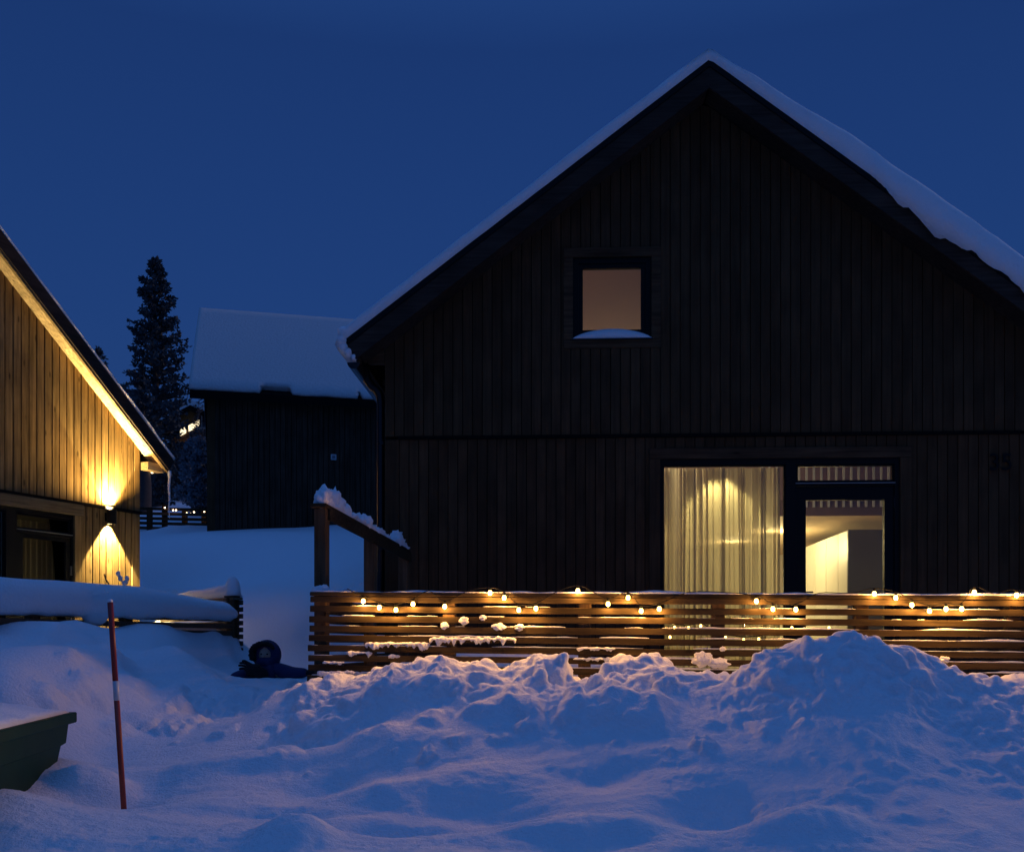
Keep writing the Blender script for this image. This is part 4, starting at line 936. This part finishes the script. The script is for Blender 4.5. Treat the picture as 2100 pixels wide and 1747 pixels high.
# the thick loaf on the front fence
pts = [FB.w(x, -0.02, 0) for x in np.linspace(0, LBL - 0.03, 20)]
pr = []
for i, x in enumerate(np.linspace(0, 1, 20)):
    pts[i].z = 1.0
def big_loaf():
    rings = []; n = 90; LBX = LBL - 0.09
    for i in range(n + 1):
        t = i / n; x = LBX * t; top = 2.05 - 0.10 * sst(0.6, 1.0, t); bot = 1.745 - 0.005 * t
        top = float(top) + 0.012 * float(fbm(np.array(x * 1.2), np.array(3.), 3)); bot += 0.035 * float(fbm(np.array(x * 2.2), np.array(7.), 4)) 
        px_ = CX + F * FB.w(x, 0, 0).x / FB.w(x, 0, 0).y
        if 165 < px_ < 205: bot -= 0.06                       # where the snow reaches the drift
        e = 1 if t < 0.97 else max(0.35, ((1 - t) / 0.03) ** 0.5)
        top = bot + (top - bot) * (0.55 + 0.45 * e)
        h = top - bot; w = 0.17
        prof = [(-0.018, bot + 0.03), (-0.045, bot), (-0.10, bot + 0.03), (-0.15, bot + h * 0.28), (-w, bot + h * 0.5), (-0.155, bot + h * 0.72), (-0.11, bot + h * 0.9), (-0.04, top), (0.06, top + 0.005), (0.14, bot + h * 0.9), (0.18, bot + h * 0.55), (0.13, 1.865), (-0.018, 1.865)]
        rings.append([FB.w(x + 0.02 * float(pn(np.array(t * 30.), np.array(j * 1.))), y_ * (0.75 + 0.25 * e) + 0.006 * float(fbm(np.array(x * 3.), np.array(j * .7), 3)), z_) for j, (y_, z_) in enumerate(prof)])
    MB().loft(rings, True, True).build('fence_snow', M['snow'], None, True, label='thick rounded snow loaf lying along the buried fence', cat='snow')
big_loaf()
rings = []; n = 50
for i in range(n + 1):
    t = i / n; x = -0.06 + (RLN + 0.1) * t; top = 0.145 + 0.02 * float(fbm(np.array(x * 1.7), np.array(2.), 3)) - 0.05 * t
    e = min(1, max(0.3, (t / 0.04) ** 0.5))
    rings.append([FR_.w(x, y_, 2.001 + max(0, z_ * e)) for y_, z_ in ((0.06, 0), (0.075, top * .4), (0.06, top * .8), (0.02, top), (-0.03, top * 0.97), (-0.06, top * .7), (-0.07, top * .3), (-0.045, 0))])
MB().loft(rings, True, True).build('fence_snow', M['snow'], None, True, label='yellow-lit snow strip on top of the short side fence', cat='snow')
pcap = P(478, 1200, 11.1)
rings = [[FB.w(LBL + 0.02 + r * math.cos(2 * math.pi * j / 16), 0.02 + r * math.sin(2 * math.pi * j / 16), z) for j in range(16)] for r, z in ((0.070, 2.021), (0.085, 2.03), (0.084, 2.07), (0.078, 2.12), (0.066, 2.17), (0.048, 2.205), (0.026, 2.225), (0.008, 2.23))]
MB().loft(rings).build('post_snow', M['snow'], None, True, label='tall snow cone on the corner post of the buried fence', cat='snow')

# ------------------------------------------------------------------ dark cabin up the slope
e0_, e1_ = P(428, 1085, 20.0), P(780, 1080, 21.03)
FM = Frame(e0_.x, e0_.y, math.radians(14))
C = empty('dark_cabin', FM.o, FM.a, label='black unlit cabin up the slope with a smooth snow-covered roof', cat='house')
zt_ = FM.hit(428, 808)[1]; CL = 5.4; CWD = 6.4; cz0 = 3.0
rise = FM.hit(410, 656, 3.3)[1] - zt_
cabm = wood('charcoal_cladding', (0.075, 0.052, 0.036), 2, rnd=0.2, knots=False)
MB().box((0, 0, cz0), (CL, CWD, zt_)).build('wall', M['blackmat'], C)
mb = MB(); k_ = 0
while k_ * 0.105 < CL:
    mb.box((k_ * 0.105 + 0.006, -0.022 - 0.006 * (k_ % 2), cz0), (k_ * 0.105 + 0.099, -0.001, zt_)); k_ += 1
mb.build('wall_boards', cabm, C, kind='stuff')
MB().box((-0.03, -0.035, cz0), (0.12, 0.0, zt_)).build('corner_board', M['dark_v'], C)
MB().prism([(-0.30, 0), (0, 0)], 0, 0) if False else None
# gable end facing left
MB().add([(-0.001, 0, zt_), (-0.001, CWD, zt_), (-0.001, CWD / 2, zt_ + rise * 0.93), (0.1, 0, zt_), (0.1, CWD, zt_), (0.1, CWD / 2, zt_ + rise * 0.93)], [(0, 1, 2), (5, 4, 3), (0, 3, 4, 1), (1, 4, 5, 2), (2, 5, 3, 0)]).build('gable', cabm, C)
ro = -0.42
for s_ in (1, -1):
    Y_ = lambda y: y if s_ == 1 else CWD - y
    MB().add([(-0.33, Y_(ro), zt_ - 0.20), (CL, Y_(ro), zt_ - 0.20), (CL, Y_(CWD / 2), zt_ + rise - 0.05), (-0.33, Y_(CWD / 2), zt_ + rise - 0.05), (-0.33, Y_(ro), zt_ - 0.04), (CL, Y_(ro), zt_ - 0.04), (CL, Y_(CWD / 2), zt_ + rise + 0.1), (-0.33, Y_(CWD / 2), zt_ + rise + 0.1)],
             [(0, 3, 2, 1), (4, 5, 6, 7), (0, 1, 5, 4), (1, 2, 6, 5), (2, 3, 7, 6), (3, 0, 4, 7)]).build('roof', M['blackmat'], C)
vx, vz = FM.hit(684, 938, -0.03)
MB().box((vx - 0.055, -0.07, vz - 0.055), (vx + 0.055, -0.03, vz + 0.06)).build('vent_cover', simple('vent_plastic', (0.45, 0.5, 0.5), 0.5), C, bevel=0.008)
MB().box((vx - 0.03, -0.075, vz - 0.028), (vx + 0.03, -0.0705, vz + 0.03)).build('vent_grille', simple('vent_dark', (0.15, 0.17, 0.2), 0.5), C)
# its roof snow with ragged eave
rings = []; n = 110
for i in range(n + 1):
    t = i / n; x = -0.34 + (CL + 0.34) * t; q = 0.05 * float(fbm(np.array(x * 2.5), np.array(4.), 4, 6)); h = 0.17
    bite = 0.09 * (float(fbm(np.array(x * 1.6), np.array(14.), 3, 3)) > 0.12)
    sl = (rise + 0.1 + 0.04) / (CWD / 2 - ro)
    yb = ro + 0.03 + bite * 1.5 + q * 0.6; zb_ = zt_ - 0.045 + sl * (yb - ro)
    rings.append([(x, yb, zb_), (x, yb - 0.02, zb_ + h * 0.35), (x, ro + 0.08, zt_ - 0.045 + sl * 0.08 + h * 0.75), (x, ro + 0.2, zt_ - 0.045 + sl * 0.2 + h), (x, CWD / 2 - 0.3, zt_ + rise + 0.1 + h - sl * 0.3), (x, CWD / 2, zt_ + rise + 0.1 + h * 0.85), (x, CWD / 2 + 0.3, zt_ + rise + 0.1 + h - sl * 0.3), (x, CWD - ro - 0.05, zt_ + h - 0.04), (x, CWD - ro - 0.05, zt_ - 0.0), (x, CWD / 2, zt_ + rise + 0.08)])
o = MB().loft(rings, True, True).build('roof_snow', M['snow_dimmed'], None, True, label='smooth deep snow on the dark cabin roof melting into the sky', cat='snow'); o.location = FM.o; o.rotation_euler = (0, 0, FM.a)

# ------------------------------------------------------------------ rail fence up the slope with its own small lights
RFn = empty('rail_fence', P(285, 1060, 22.2), 0, label='dark horizontal-rail fence up the slope beside the dark cabin', cat='fence')
fl0, fl1 = P(262, 1042, 22.4), P(445, 1046, 21.9)
for i in range(6):
    mb = MB(); dz = Vector((0, 0, -0.105 * i)); mb.beam(fl0 + dz - RFn.location, fl1 + dz - RFn.location, 0.03, 0.062); mb.build('rail', M['dark_h'], RFn)
for px in (275, 306, 337, 378, 418, 440):
    p = P(px, 1044, 22.25); MB().box((p.x - RFn.location.x - .05, p.y - RFn.location.y - 0.02, -1.2), (p.x - RFn.location.x + .05, p.y - RFn.location.y + .08, p.z - RFn.location.z + (0.1 if px == 337 else 0))).build('post', M['dark_v'], RFn)
SL3 = empty('string_lights', P(375, 1046, 22.1), 0, label='tiny white string lights on the rail fence up the slope', cat='string lights')
wb = emis('small_bulb_glow', (1.0, 0.72, 0.42), 9); l3 = []; sme3 = None
for px, py in ((338, 1041), (355, 1046), (361, 1046), (376, 1046), (383, 1052), (391, 1053), (398, 1050), (411, 1046), (419, 1049)):
    p = P(px, py, 22.1) - SL3.location; l3.append(p + Vector((0, 0, 0.03)))
    if sme3 is None:
        mb = MB(); mb.blob((0, 0, 0), (0.017, 0.017, 0.017), rough=0, sub=1); o = mb.build('bulb', wb, SL3); sme3 = o.data
    else: o = bpy.data.objects.new('bulb', sme3); COL.objects.link(o); o.parent = SL3
    o.location = p
MB().tube(l3, 0.008, 5).build('cable', M['black'], SL3)

# ------------------------------------------------------------------ far house between the trees
FV = Frame(*P(335, 1000, 50).xy, math.radians(-12))
V = empty('distant_house', FV.o, FV.a, label='distant dark gabled house with glowing soffit strips glimpsed between the trees', cat='house')
def vp(px, py, y=0.0): x, z = FV.hit(px, py, y); return (x, z)
g0_, g1_ = vp(330, 885), vp(414, 841); base_z = vp(380, 1005)[1]
def zrake(x): return lin(x, g0_[0], g0_[1], g1_[0], g1_[1])
xr_ = g1_[0]
MB().prism([(g0_[0] + 0.5, base_z), (xr_ + 3.4, base_z), (xr_ + 3.4, zrake(g0_[0] + 0.5) - 0.6), (xr_, zrake(xr_) - 0.6), (g0_[0] + 0.5, zrake(g0_[0] + 0.5) - 0.6)], 0.0, 8).build('wall', M['dark_v'], V)
for sgn in (1, -1):
    X_ = lambda x: x if sgn == 1 else 2 * xr_ - x
    MB().prism([(X_(g0_[0]), g0_[1]), (xr_, g1_[1]), (xr_, g1_[1] - 0.28), (X_(g0_[0]), g0_[1] - 0.28)], -1.1, 8).build('roof', M['blackmat'], V)
    MB().prism([(X_(g0_[0]), g0_[1] + 0.25), (xr_, g1_[1] + 0.25), (xr_, g1_[1] + 0.003), (X_(g0_[0]), g0_[1] + 0.003)], -1.1, 8).build('snow_cover', M['snow_dimmed'], V)
sof = emis('lit_soffit_glow', (1.0, 0.82, 0.50), 1.6)  # no lamp here; soffit light put into the strips as emission
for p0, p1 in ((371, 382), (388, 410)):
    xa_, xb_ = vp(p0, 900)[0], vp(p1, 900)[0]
    MB().prism([(xa_, zrake(xa_) - 0.72), (xb_, zrake(xb_) - 0.72), (xb_, zrake(xb_) - 0.44), (xa_, zrake(xa_) - 0.44)], -0.08, -0.01).build('soffit_glow', sof, V)
for (p0, p1, q0_, q1_) in ((376, 402, 930, 952), (404, 426, 850, 880)):
    x0, z1 = vp(p0, q0_); x1, z0 = vp(p1, q1_)
    wn_ = frame_ring(MB(), x0, x1, z0, z1, 0.09, -0.08, -0.01).build('window', simple('grey_frame', (0.3, 0.28, 0.25), 0.6), V)
    MB().box(((x0 + x1) / 2 - 0.03, -0.07, z0 + 0.09), ((x0 + x1) / 2 + 0.03, -0.02, z1 - 0.09)).build('mullion', simple('grey_bar', (0.3, 0.28, 0.25), 0.6), wn_)
    MB().box((x0 + 0.09, -0.05, z0 + 0.09), (x1 - 0.09, -0.045, z1 - 0.09)).build('pane', simple('dark_pane', (0.02, 0.02, 0.03), 0.05), wn_)
for px, py, r, s_, lab in ((366, 912, 0.13, 6, 'round warm porch lamp on the distant house'), (366, 925, 0.08, 10, 'small white lamp below the porch lamp of the distant house'), (364, 934, 0.07, 7, 'lowest of the three small lamps on the distant house'), (312, 968, 0.05, 9, 'single tiny lamp between the tree trunks below the lit house eave')):
    p = P(px, py, 49.4 if px > 320 else 36); mb = MB().blob((0, 0, 0), (r, r, r), rough=0.05, sub=2)
    e = empty('small_lamp', p, 0, label=lab, cat='lamp'); mb.build('globe', emis('porch_glow_%d' % s_, (1, 0.72, 0.36), s_ * 0.5), e); MB().box((-0.04, 0.0, r), (0.04, 0.06, r + 0.10)).build('lamp_mount', M['black'], e)

# ------------------------------------------------------------------ trees
needle = simple('frosted_needles', (0.038, 0.052, 0.058), 0.8, var=0.4, scale=1.3)
needle2 = simple('snowy_needles', (0.13, 0.16, 0.19), 0.8, var=0.7, scale=1.6)
bark = simple('pine_bark', (0.045, 0.036, 0.032), 0.95, var=0.3, bump=0.5, scale=8)
def tree(name, px, Y, top_py, base_py, width, label, seed, low=0.1, mat=needle, nb=150, trunk_r=0.16, tuft=0.20, droop=0.12, shape=1.0, per=16, lean=0.0, wh=24):
    r = random.Random(seed); b = P(px, base_py, Y); t = P(px, top_py, Y); Ht = t.z - b.z; b.z -= 0.4
    T = empty(name, b, 0, label=label, cat='tree', group='trees up the slope')
    nz_ = 14
    MB().tube([(0.03 * math.sin(i * 0.7 + seed) * trunk_r * 4 + lean * i / nz_, 0, (Ht + 0.4) * i / nz_) for i in range(nz_ + 1)], [trunk_r * (1 - 0.93 * i / nz_) * (1.5 if i == 0 else 1) for i in range(nz_ + 1)], 9).build('trunk', bark, T, True)
    br = MB(); vs = []; fs = []
    hw = width / 2 / F * Y
    for i in range(nb):
        f = low + (1 - low) * (i + r.random()) / nb; f = low + (1 - low) * (round((f - low) / (1 - low) * wh) + r.gauss(0, .10)) / wh; f = min(.995, max(low, f)); z0 = 0.4 + Ht * f; an = r.uniform(0, 6.283)
        Lb = hw * ((1 - f) / (1 - low)) ** (0.62 * shape) * r.uniform(0.55, 1.12) * (0.75 + 0.5 * min(1, (f - low) * 8)) + 0.08
        dr = Vector((math.cos(an), math.sin(an), 0)); up = 0.45 * f - droop * (1 - f) * 2
        pts = [Vector((lean * f, 0, z0)) + dr * Lb * s + Vector((0, 0, Lb * (up * s + 0.22 * s * s))) for s in (0, 0.35, 0.7, 1)]
        br.tube(pts, [0.03 * trunk_r / 0.16, 0.022, 0.014, 0.005], 4, False)
        for k in range(max(4, int(per * (0.35 + Lb / (hw + .01))))):
            s = 0.12 + 0.92 * r.random() ** 0.6
            c = pts[0].lerp(pts[3], s); c = c + Vector((r.gauss(0, .10), r.gauss(0, .10), r.gauss(0.02, .045))) * (0.35 + Lb * 0.45)
            for _ in range(3):
                d = Vector((r.gauss(0, 1) + dr.x * .6, r.gauss(0, 1) + dr.y * .6, r.gauss(0.35, .7))).normalized() * tuft * r.uniform(0.5, 1.1)
                w_ = d.cross(Vector((r.random() - .5, r.random() - .5, r.random() - .5))).normalized() * tuft * 0.24
                n0 = len(vs); vs += [tuple(c - w_ * .5), tuple(c + d * .55 + w_), tuple(c + d), tuple(c + d * .5 - w_)]; fs.append((n0, n0 + 1, n0 + 2, n0 + 3))
    br.build('branches', bark, T, kind='stuff')
    me = bpy.data.meshes.new('crown'); me.from_pydata(vs, [], fs); link('crown', me, mat, T)
    return T
tree('pine_tree', 318, 42, 536, 1042, 140, 'tall narrow frosted pine standing against the sky left of the dark cabin', 3, low=0.14, nb=250, trunk_r=0.24, tuft=0.22, per=19, shape=1.15, droop=0.05, wh=26)
tree('pine_tree', 291, 36, 800, 1042, 60, 'thick trunked pine half hidden by the lit house eave', 5, low=0.35, nb=60, trunk_r=0.38, per=12)
tree('spruce_tree', 396, 30, 905, 1040, 50, 'small snowy spruce left of the dark cabin corner', 8, low=0.03, mat=needle2, nb=120, trunk_r=0.07, tuft=0.13, per=12, shape=1.2)
tree('spruce_tree', 419, 27, 905, 1062, 36, 'snow dusted spruce touching the dark cabin corner', 9, low=0.03, mat=needle2, nb=150, trunk_r=0.08, tuft=0.12, per=14, shape=0.7)
tree('spruce_tree', 336, 39, 960, 1040, 44, 'short spruce at the foot of the tall pine', 13, low=0.03, nb=70, trunk_r=0.06, tuft=0.14, per=12)
tree('spruce_tree', 203, 55, 718, 1030, 60, 'distant spruce whose tip peeks over the lit house roof', 14, low=0.2, nb=140, trunk_r=0.2, per=14)
tree('birch_tree', 408, 34, 790, 1040, 22, 'thin bare tree rising beside the dark cabin eave', 16, low=0.25, mat=bark, nb=40, trunk_r=0.035, tuft=0.10, per=3)
tree('spruce_tree', 380, 47, 945, 1020, 70, 'low dark spruce in front of the distant house', 17, low=0.02, mat=needle, nb=90, trunk_r=0.08, tuft=0.17, per=12, shape=0.6)

# ------------------------------------------------------------------ bare snowy bush at the lit wall
BU = empty('bare_bush', P(232, 1250, 11.6), 0, label='bare twigs with snow on them in front of the lit wall', cat='bush')
tw = [[(235, 1250), (228, 1215), (222, 1195), (217, 1188), (214, 1177)], [(262, 1250), (258, 1212), (255, 1198), (248, 1188), (243, 1178)], [(258, 1205), (259, 1195), (261, 1188)], [(283, 1255), (282, 1225), (281, 1216)]]
for k_, t in enumerate(tw):
    pts = [P(x, y, 11.6) - BU.location for x, y in t]
    MB().tube(pts, 0.009 if k_ != 2 else 0.006, 6).build('twig', simple('twig_bark', (0.08, 0.05, 0.03), 0.9), BU)
    if k_ >= 1:
        mb = MB()
        for j, p in enumerate(pts[1:]): mb.blob(p + Vector((0, -.01, .01)), (.026, .026, .034), seed=j, rough=.4)
        mb.build('twig_snow', M['snow'], BU, True)

# ------------------------------------------------------------------ snow stake
sb, st = P(255, 1672, 5.9), P(226, 1235, 5.9)
SS = empty('snow_stake', sb, 0, label='red snow marker stake with a white reflective band', cat='stake')
red1, red2 = simple('stake_red', (0.24, 0.015, 0.012), 0.45), simple('stake_orange_red', (0.33, 0.035, 0.012), 0.45)
def sp(py): t = (1672 - py) / (1672 - 1235); return (st - sb) * t
MB().tube([sp(1700), sp(1436)], 0.0158, 14).build('lower_pole', red2, SS, True)
MB().tube([sp(1436), sp(1396)], 0.0162, 14).build('reflective_band', simple('reflector_white', (0.5, 0.52, 0.55), 0.35), SS, True)
MB().tube([sp(1396), sp(1235)], 0.0158, 14).build('upper_pole', red1, SS, True)
MB().blob(st - sb + Vector((0, 0, 0.008)), (0.015, 0.015, 0.012), rough=0.2).build('snow_tip', M['snow'], SS, True)

# ------------------------------------------------------------------ green bin on the left
gA, gB = P(0, 1498, 5.15), P(158, 1462, 6.6)
gd = (gB - gA); gd.z = 0; gdn = gd.normalized(); FG = Frame(gB.x, gB.y, math.atan2(gdn.y, gdn.x))   # x along the front face to the far end, y away to the left
GBn = empty('grit_bin', (gB.x, gB.y, 0), FG.a, label='dark green open plastic bin heaped with snow at the left edge', cat='bin')
green = _dull(simple('green_plastic', (0.006, 0.036, 0.016), 0.6, var=0.2, bump=0.15, scale=6), 0.15)
BLn, BW, RZ = 2.1, 1.0, 1.063
def ring(x0, x1, y0, y1, z): return [(x0, y0, z), (x1, y0, z), (x1, y1, z), (x0, y1, z)]
rb_ = [ring(-BLn, 0, 0, BW, RZ), ring(-BLn, 0, 0, BW, RZ - 0.065), ring(-BLn + .07, -0.07, 0.05, BW - .05, RZ - 0.066)]
MB().loft([ring(-BLn + .05, -.05, .05, BW - .05, RZ), ring(-BLn, 0, 0, BW, RZ), ring(-BLn, 0, 0, BW, RZ - 0.065), ring(-BLn + .05, -.05, .03, BW - .03, RZ - 0.07)], True, False).build('rim', green, GBn, bevel=0.006)
MB().loft([ring(-BLn + .06, -.06, .035, BW - .035, RZ - 0.068), ring(-BLn + .08, -.08, .045, BW - .045, RZ - 0.19), ring(-BLn + .16, -.18, .05, BW - .05, RZ - 0.20), ring(-BLn + .3, -.30, .13, BW - .13, RZ - 0.72)], True, True).build('body', green, GBn, bevel=0.006)
mb = MB(); n = 30; rings = []
for i in range(n + 1):
    x = -BLn + 0.06 + (BLn - 0.10) * i / n; e = min(1, ((1 - i / n) * 6) ** .5 + .05)
    rings.append([(x, y_, RZ - 0.01 + e * (0.02 + 0.12 * math.sin(math.pi * min(1, max(0, (y_ + .0) / BW))) ** .9 * (1.1 - 0.5 * i / n)) + 0.02 * float(fbm(np.array(x * 4.), np.array(y_ * 4.), 3, 4))) for y_ in np.linspace(0.03, BW - 0.03, 22)] + [(x, BW - .06, RZ - .12), (x, .06, RZ - .12)])
o = MB().loft(rings).build('bin_snow', M['snow'], None, True, label='heap of snow filling the green bin at the left edge', cat='snow'); o.location = (gB.x, gB.y, 0); o.rotation_euler = (0, 0, FG.a)

# ------------------------------------------------------------------ person lying in the snow
PY = 10.4
PO = P(545, 1386, PY)
PR = empty('person', PO, 0, label='person in a dark blue hooded jacket sunk in the snow with arms spread', cat='person')
def q_(px, py, dy=0.0): return P(px, py, PY + dy) - PO
def skin(name, verts, edges, radii, root, mat, sub=2, par=None):
    me = bpy.data.meshes.new(name); me.from_pydata([tuple(v) for v in verts], edges, []); o = link(name, me, mat, par or PR)
    md = o.modifiers.new('skin', 'SKIN'); sv = me.skin_vertices[0].data
    for i, r in enumerate(radii): sv[i].radius = (r, r) if not isinstance(r, tuple) else r
    sv[root].use_root = True
    sd_ = o.modifiers.new('sub', 'SUBSURF'); sd_.levels = sub; sd_.render_levels = sub
    md.use_smooth_shade = True
    return o
skinm = simple('face_skin', (0.42, 0.25, 0.18), 0.6)
blue = simple('blue_jacket', (0.007, 0.014, 0.075), 0.75, var=0.25, bump=0.3, scale=14)
blk = simple('black_fleece', (0.004, 0.004, 0.006), 0.9, bump=0.5, scale=30)
hd = q_(546, 1343)
# body: pelvis - chest - neck - head, arms, legs reaching back under the snow
bv = [q_(560, 1410, .75), q_(556, 1398, .35), q_(552, 1382, .05), q_(548, 1366), hd, q_(528, 1375, -.02), q_(506, 1380, -.10), q_(472, 1392, -.2), q_(570, 1373, .02), q_(600, 1380, -.04), q_(632, 1379, -.1), q_(552, 1420, 1.25), q_(578, 1420, 1.25)]
be = [(0, 1), (1, 2), (2, 3), (3, 4), (2, 5), (5, 6), (6, 7), (2, 8), (8, 9), (9, 10), (0, 11), (0, 12)]
skin('body', bv, be, [.13, .13, .12, .055, .075, .07, .05, .035, .07, .05, .035, .07, .07], 0, skinm, 2)
jr = [.16, .17, .155, .11, .09, .085, .065, .05, .09, .068, .048]
jv = bv[:4] + [q_(547, 1358)] + bv[5:11]
skin('jacket', jv, [(0, 1), (1, 2), (2, 3), (3, 4), (2, 5), (5, 6), (6, 7), (2, 8), (8, 9), (9, 10)], jr, 0, blue, 2)
# head with face
hm = MB(); hm.blob(hd, (0.078, 0.092, 0.105), seed=1, rough=0.02, sub=3)
face = hm.build('head', skinm, PR, True)
MB().add([hd + Vector(v) for v in ((-.012, -.088, -.018), (.012, -.088, -.018), (0, -.112, -.016), (0, -.088, .025))], [(0, 2, 3), (2, 1, 3), (0, 1, 2)]).build('nose', skinm, face)
for sx_ in (-1, 1): MB().blob(hd + Vector((sx_ * .029, -.082, .012)), (.012, .008, .008), rough=0).build('eye', simple('eye_dark', (.01, .01, .012), .2), face, True); MB().blob(hd + Vector((sx_ * .077, .0, -.005)), (.012, .02, .028), rough=0.1).build('ear', skinm, face, True)
MB().blob(hd + Vector((0, -.083, -.050)), (.024, .008, .007), rough=0).build('mouth', simple('lips', (.16, .06, .05), .5), face, True)
# neck gaiter over chin, hood with dark fur rim
n_ = 26; rings = []
for r, z, yy in ((.082, -.115, 0), (.098, -.10, 0), (.100, -.06, -.006), (.094, -.032, -.012), (.084, -.030, -.010)):
    rings.append([hd + Vector((r * math.cos(2 * math.pi * j / n_), yy + r * 1.03 * math.sin(2 * math.pi * j / n_), z + 0.01 * math.sin(5 * j))) for j in range(n_)])
MB().loft(rings).build('neck_gaiter', blue, PR, True)
hoodm = MB(); rings = []
for i in range(9):                                    # hood shell open to the front
    ph_ = i / 8; rr = []
    for j in range(21):
        an = -0.72 * math.pi / 2 * 0 + (-0.25 + 1.5 * j / 20) * math.pi
        R_ = 0.128 * math.sin(0.35 + ph_ * (math.pi - 0.45)) + 0.02
        rr.append(hd + Vector((R_ * math.cos(an) * 1.0, -0.065 + 0.20 * ph_, R_ * math.sin(an) * 1.04 + 0.004)))
    rings.append(rr)
hoodm.loft(rings, False, False); hood = hoodm.build('hood', blue, PR, True)
sdm = hood.modifiers.new('thick', 'SOLIDIFY'); sdm.thickness = 0.015
fr_ = MB(); rh = random.Random(4)
for j in range(26):
    an = (0.22 + 0.95 * j / 25) * math.pi
    fr_.blob(hd + Vector((0.106 * math.cos(an) - (0.022 if an > math.pi / 2 else 0), -0.070, 0.104 * math.sin(an) + 0.014)), (.030 - 0.012 * (an < 1.4), .03, .024), seed=j, rough=0.7, freq=3)
fr_.build('fur_trim', blk, PR, True)
# gloves: palm, four fingers and a thumb each
def glove(c, dirv, sidev, s=1.0):
    c = Vector(c); d_ = Vector(dirv).normalized(); s_ = Vector(sidev).normalized()
    vv = [c, c + d_ * .05 * s, c + d_ * .085 * s]; ee = [(0, 1), (1, 2)]; rr = [.034 * s, .042 * s, .036 * s]
    for k_, (off, ln) in enumerate(((-.030, .060), (-.010, .072), (.010, .068), (.029, .052))):
        b0 = len(vv); vv += [c + d_ * .095 * s + s_ * off * s, c + d_ * (.095 + ln * .5) * s + s_ * off * 1.15 * s + Vector((0, 0, -.004)), c + d_ * (.095 + ln) * s + s_ * off * 1.25 * s + Vector((0, 0, -.022 * s))]
        ee += [(2, b0), (b0, b0 + 1), (b0 + 1, b0 + 2)]; rr += [.011 * s, .0105 * s, .009 * s]
    b0 = len(vv); vv += [c + d_ * .04 * s + s_ * -.055 * s, c + d_ * .075 * s + s_ * -.072 * s]; ee += [(1, b0), (b0, b0 + 1)]; rr += [.013 * s, .010 * s]
    return skin('glove', vv, ee, rr, 0, blk, 1)
glove(q_(626, 1379, -.1), (1, -0.1, 0.02), (0, -.5, .5), 1.0)
glove(q_(528, 1376, -.22), (-0.8, -0.25, 0.45), (0.3, -.3, .9), 1.25)
sl_ = MB(); sl_.tube([q_(536, 1384, -.1), q_(528, 1378, -.2), q_(520, 1372, -.24)], [.075, .072, .05], 12); sl_.blob(q_(519, 1372, -.22), (.085, .07, .06), seed=3, rough=.25, sub=3); sl_.build('sleeve', blk, PR, True)
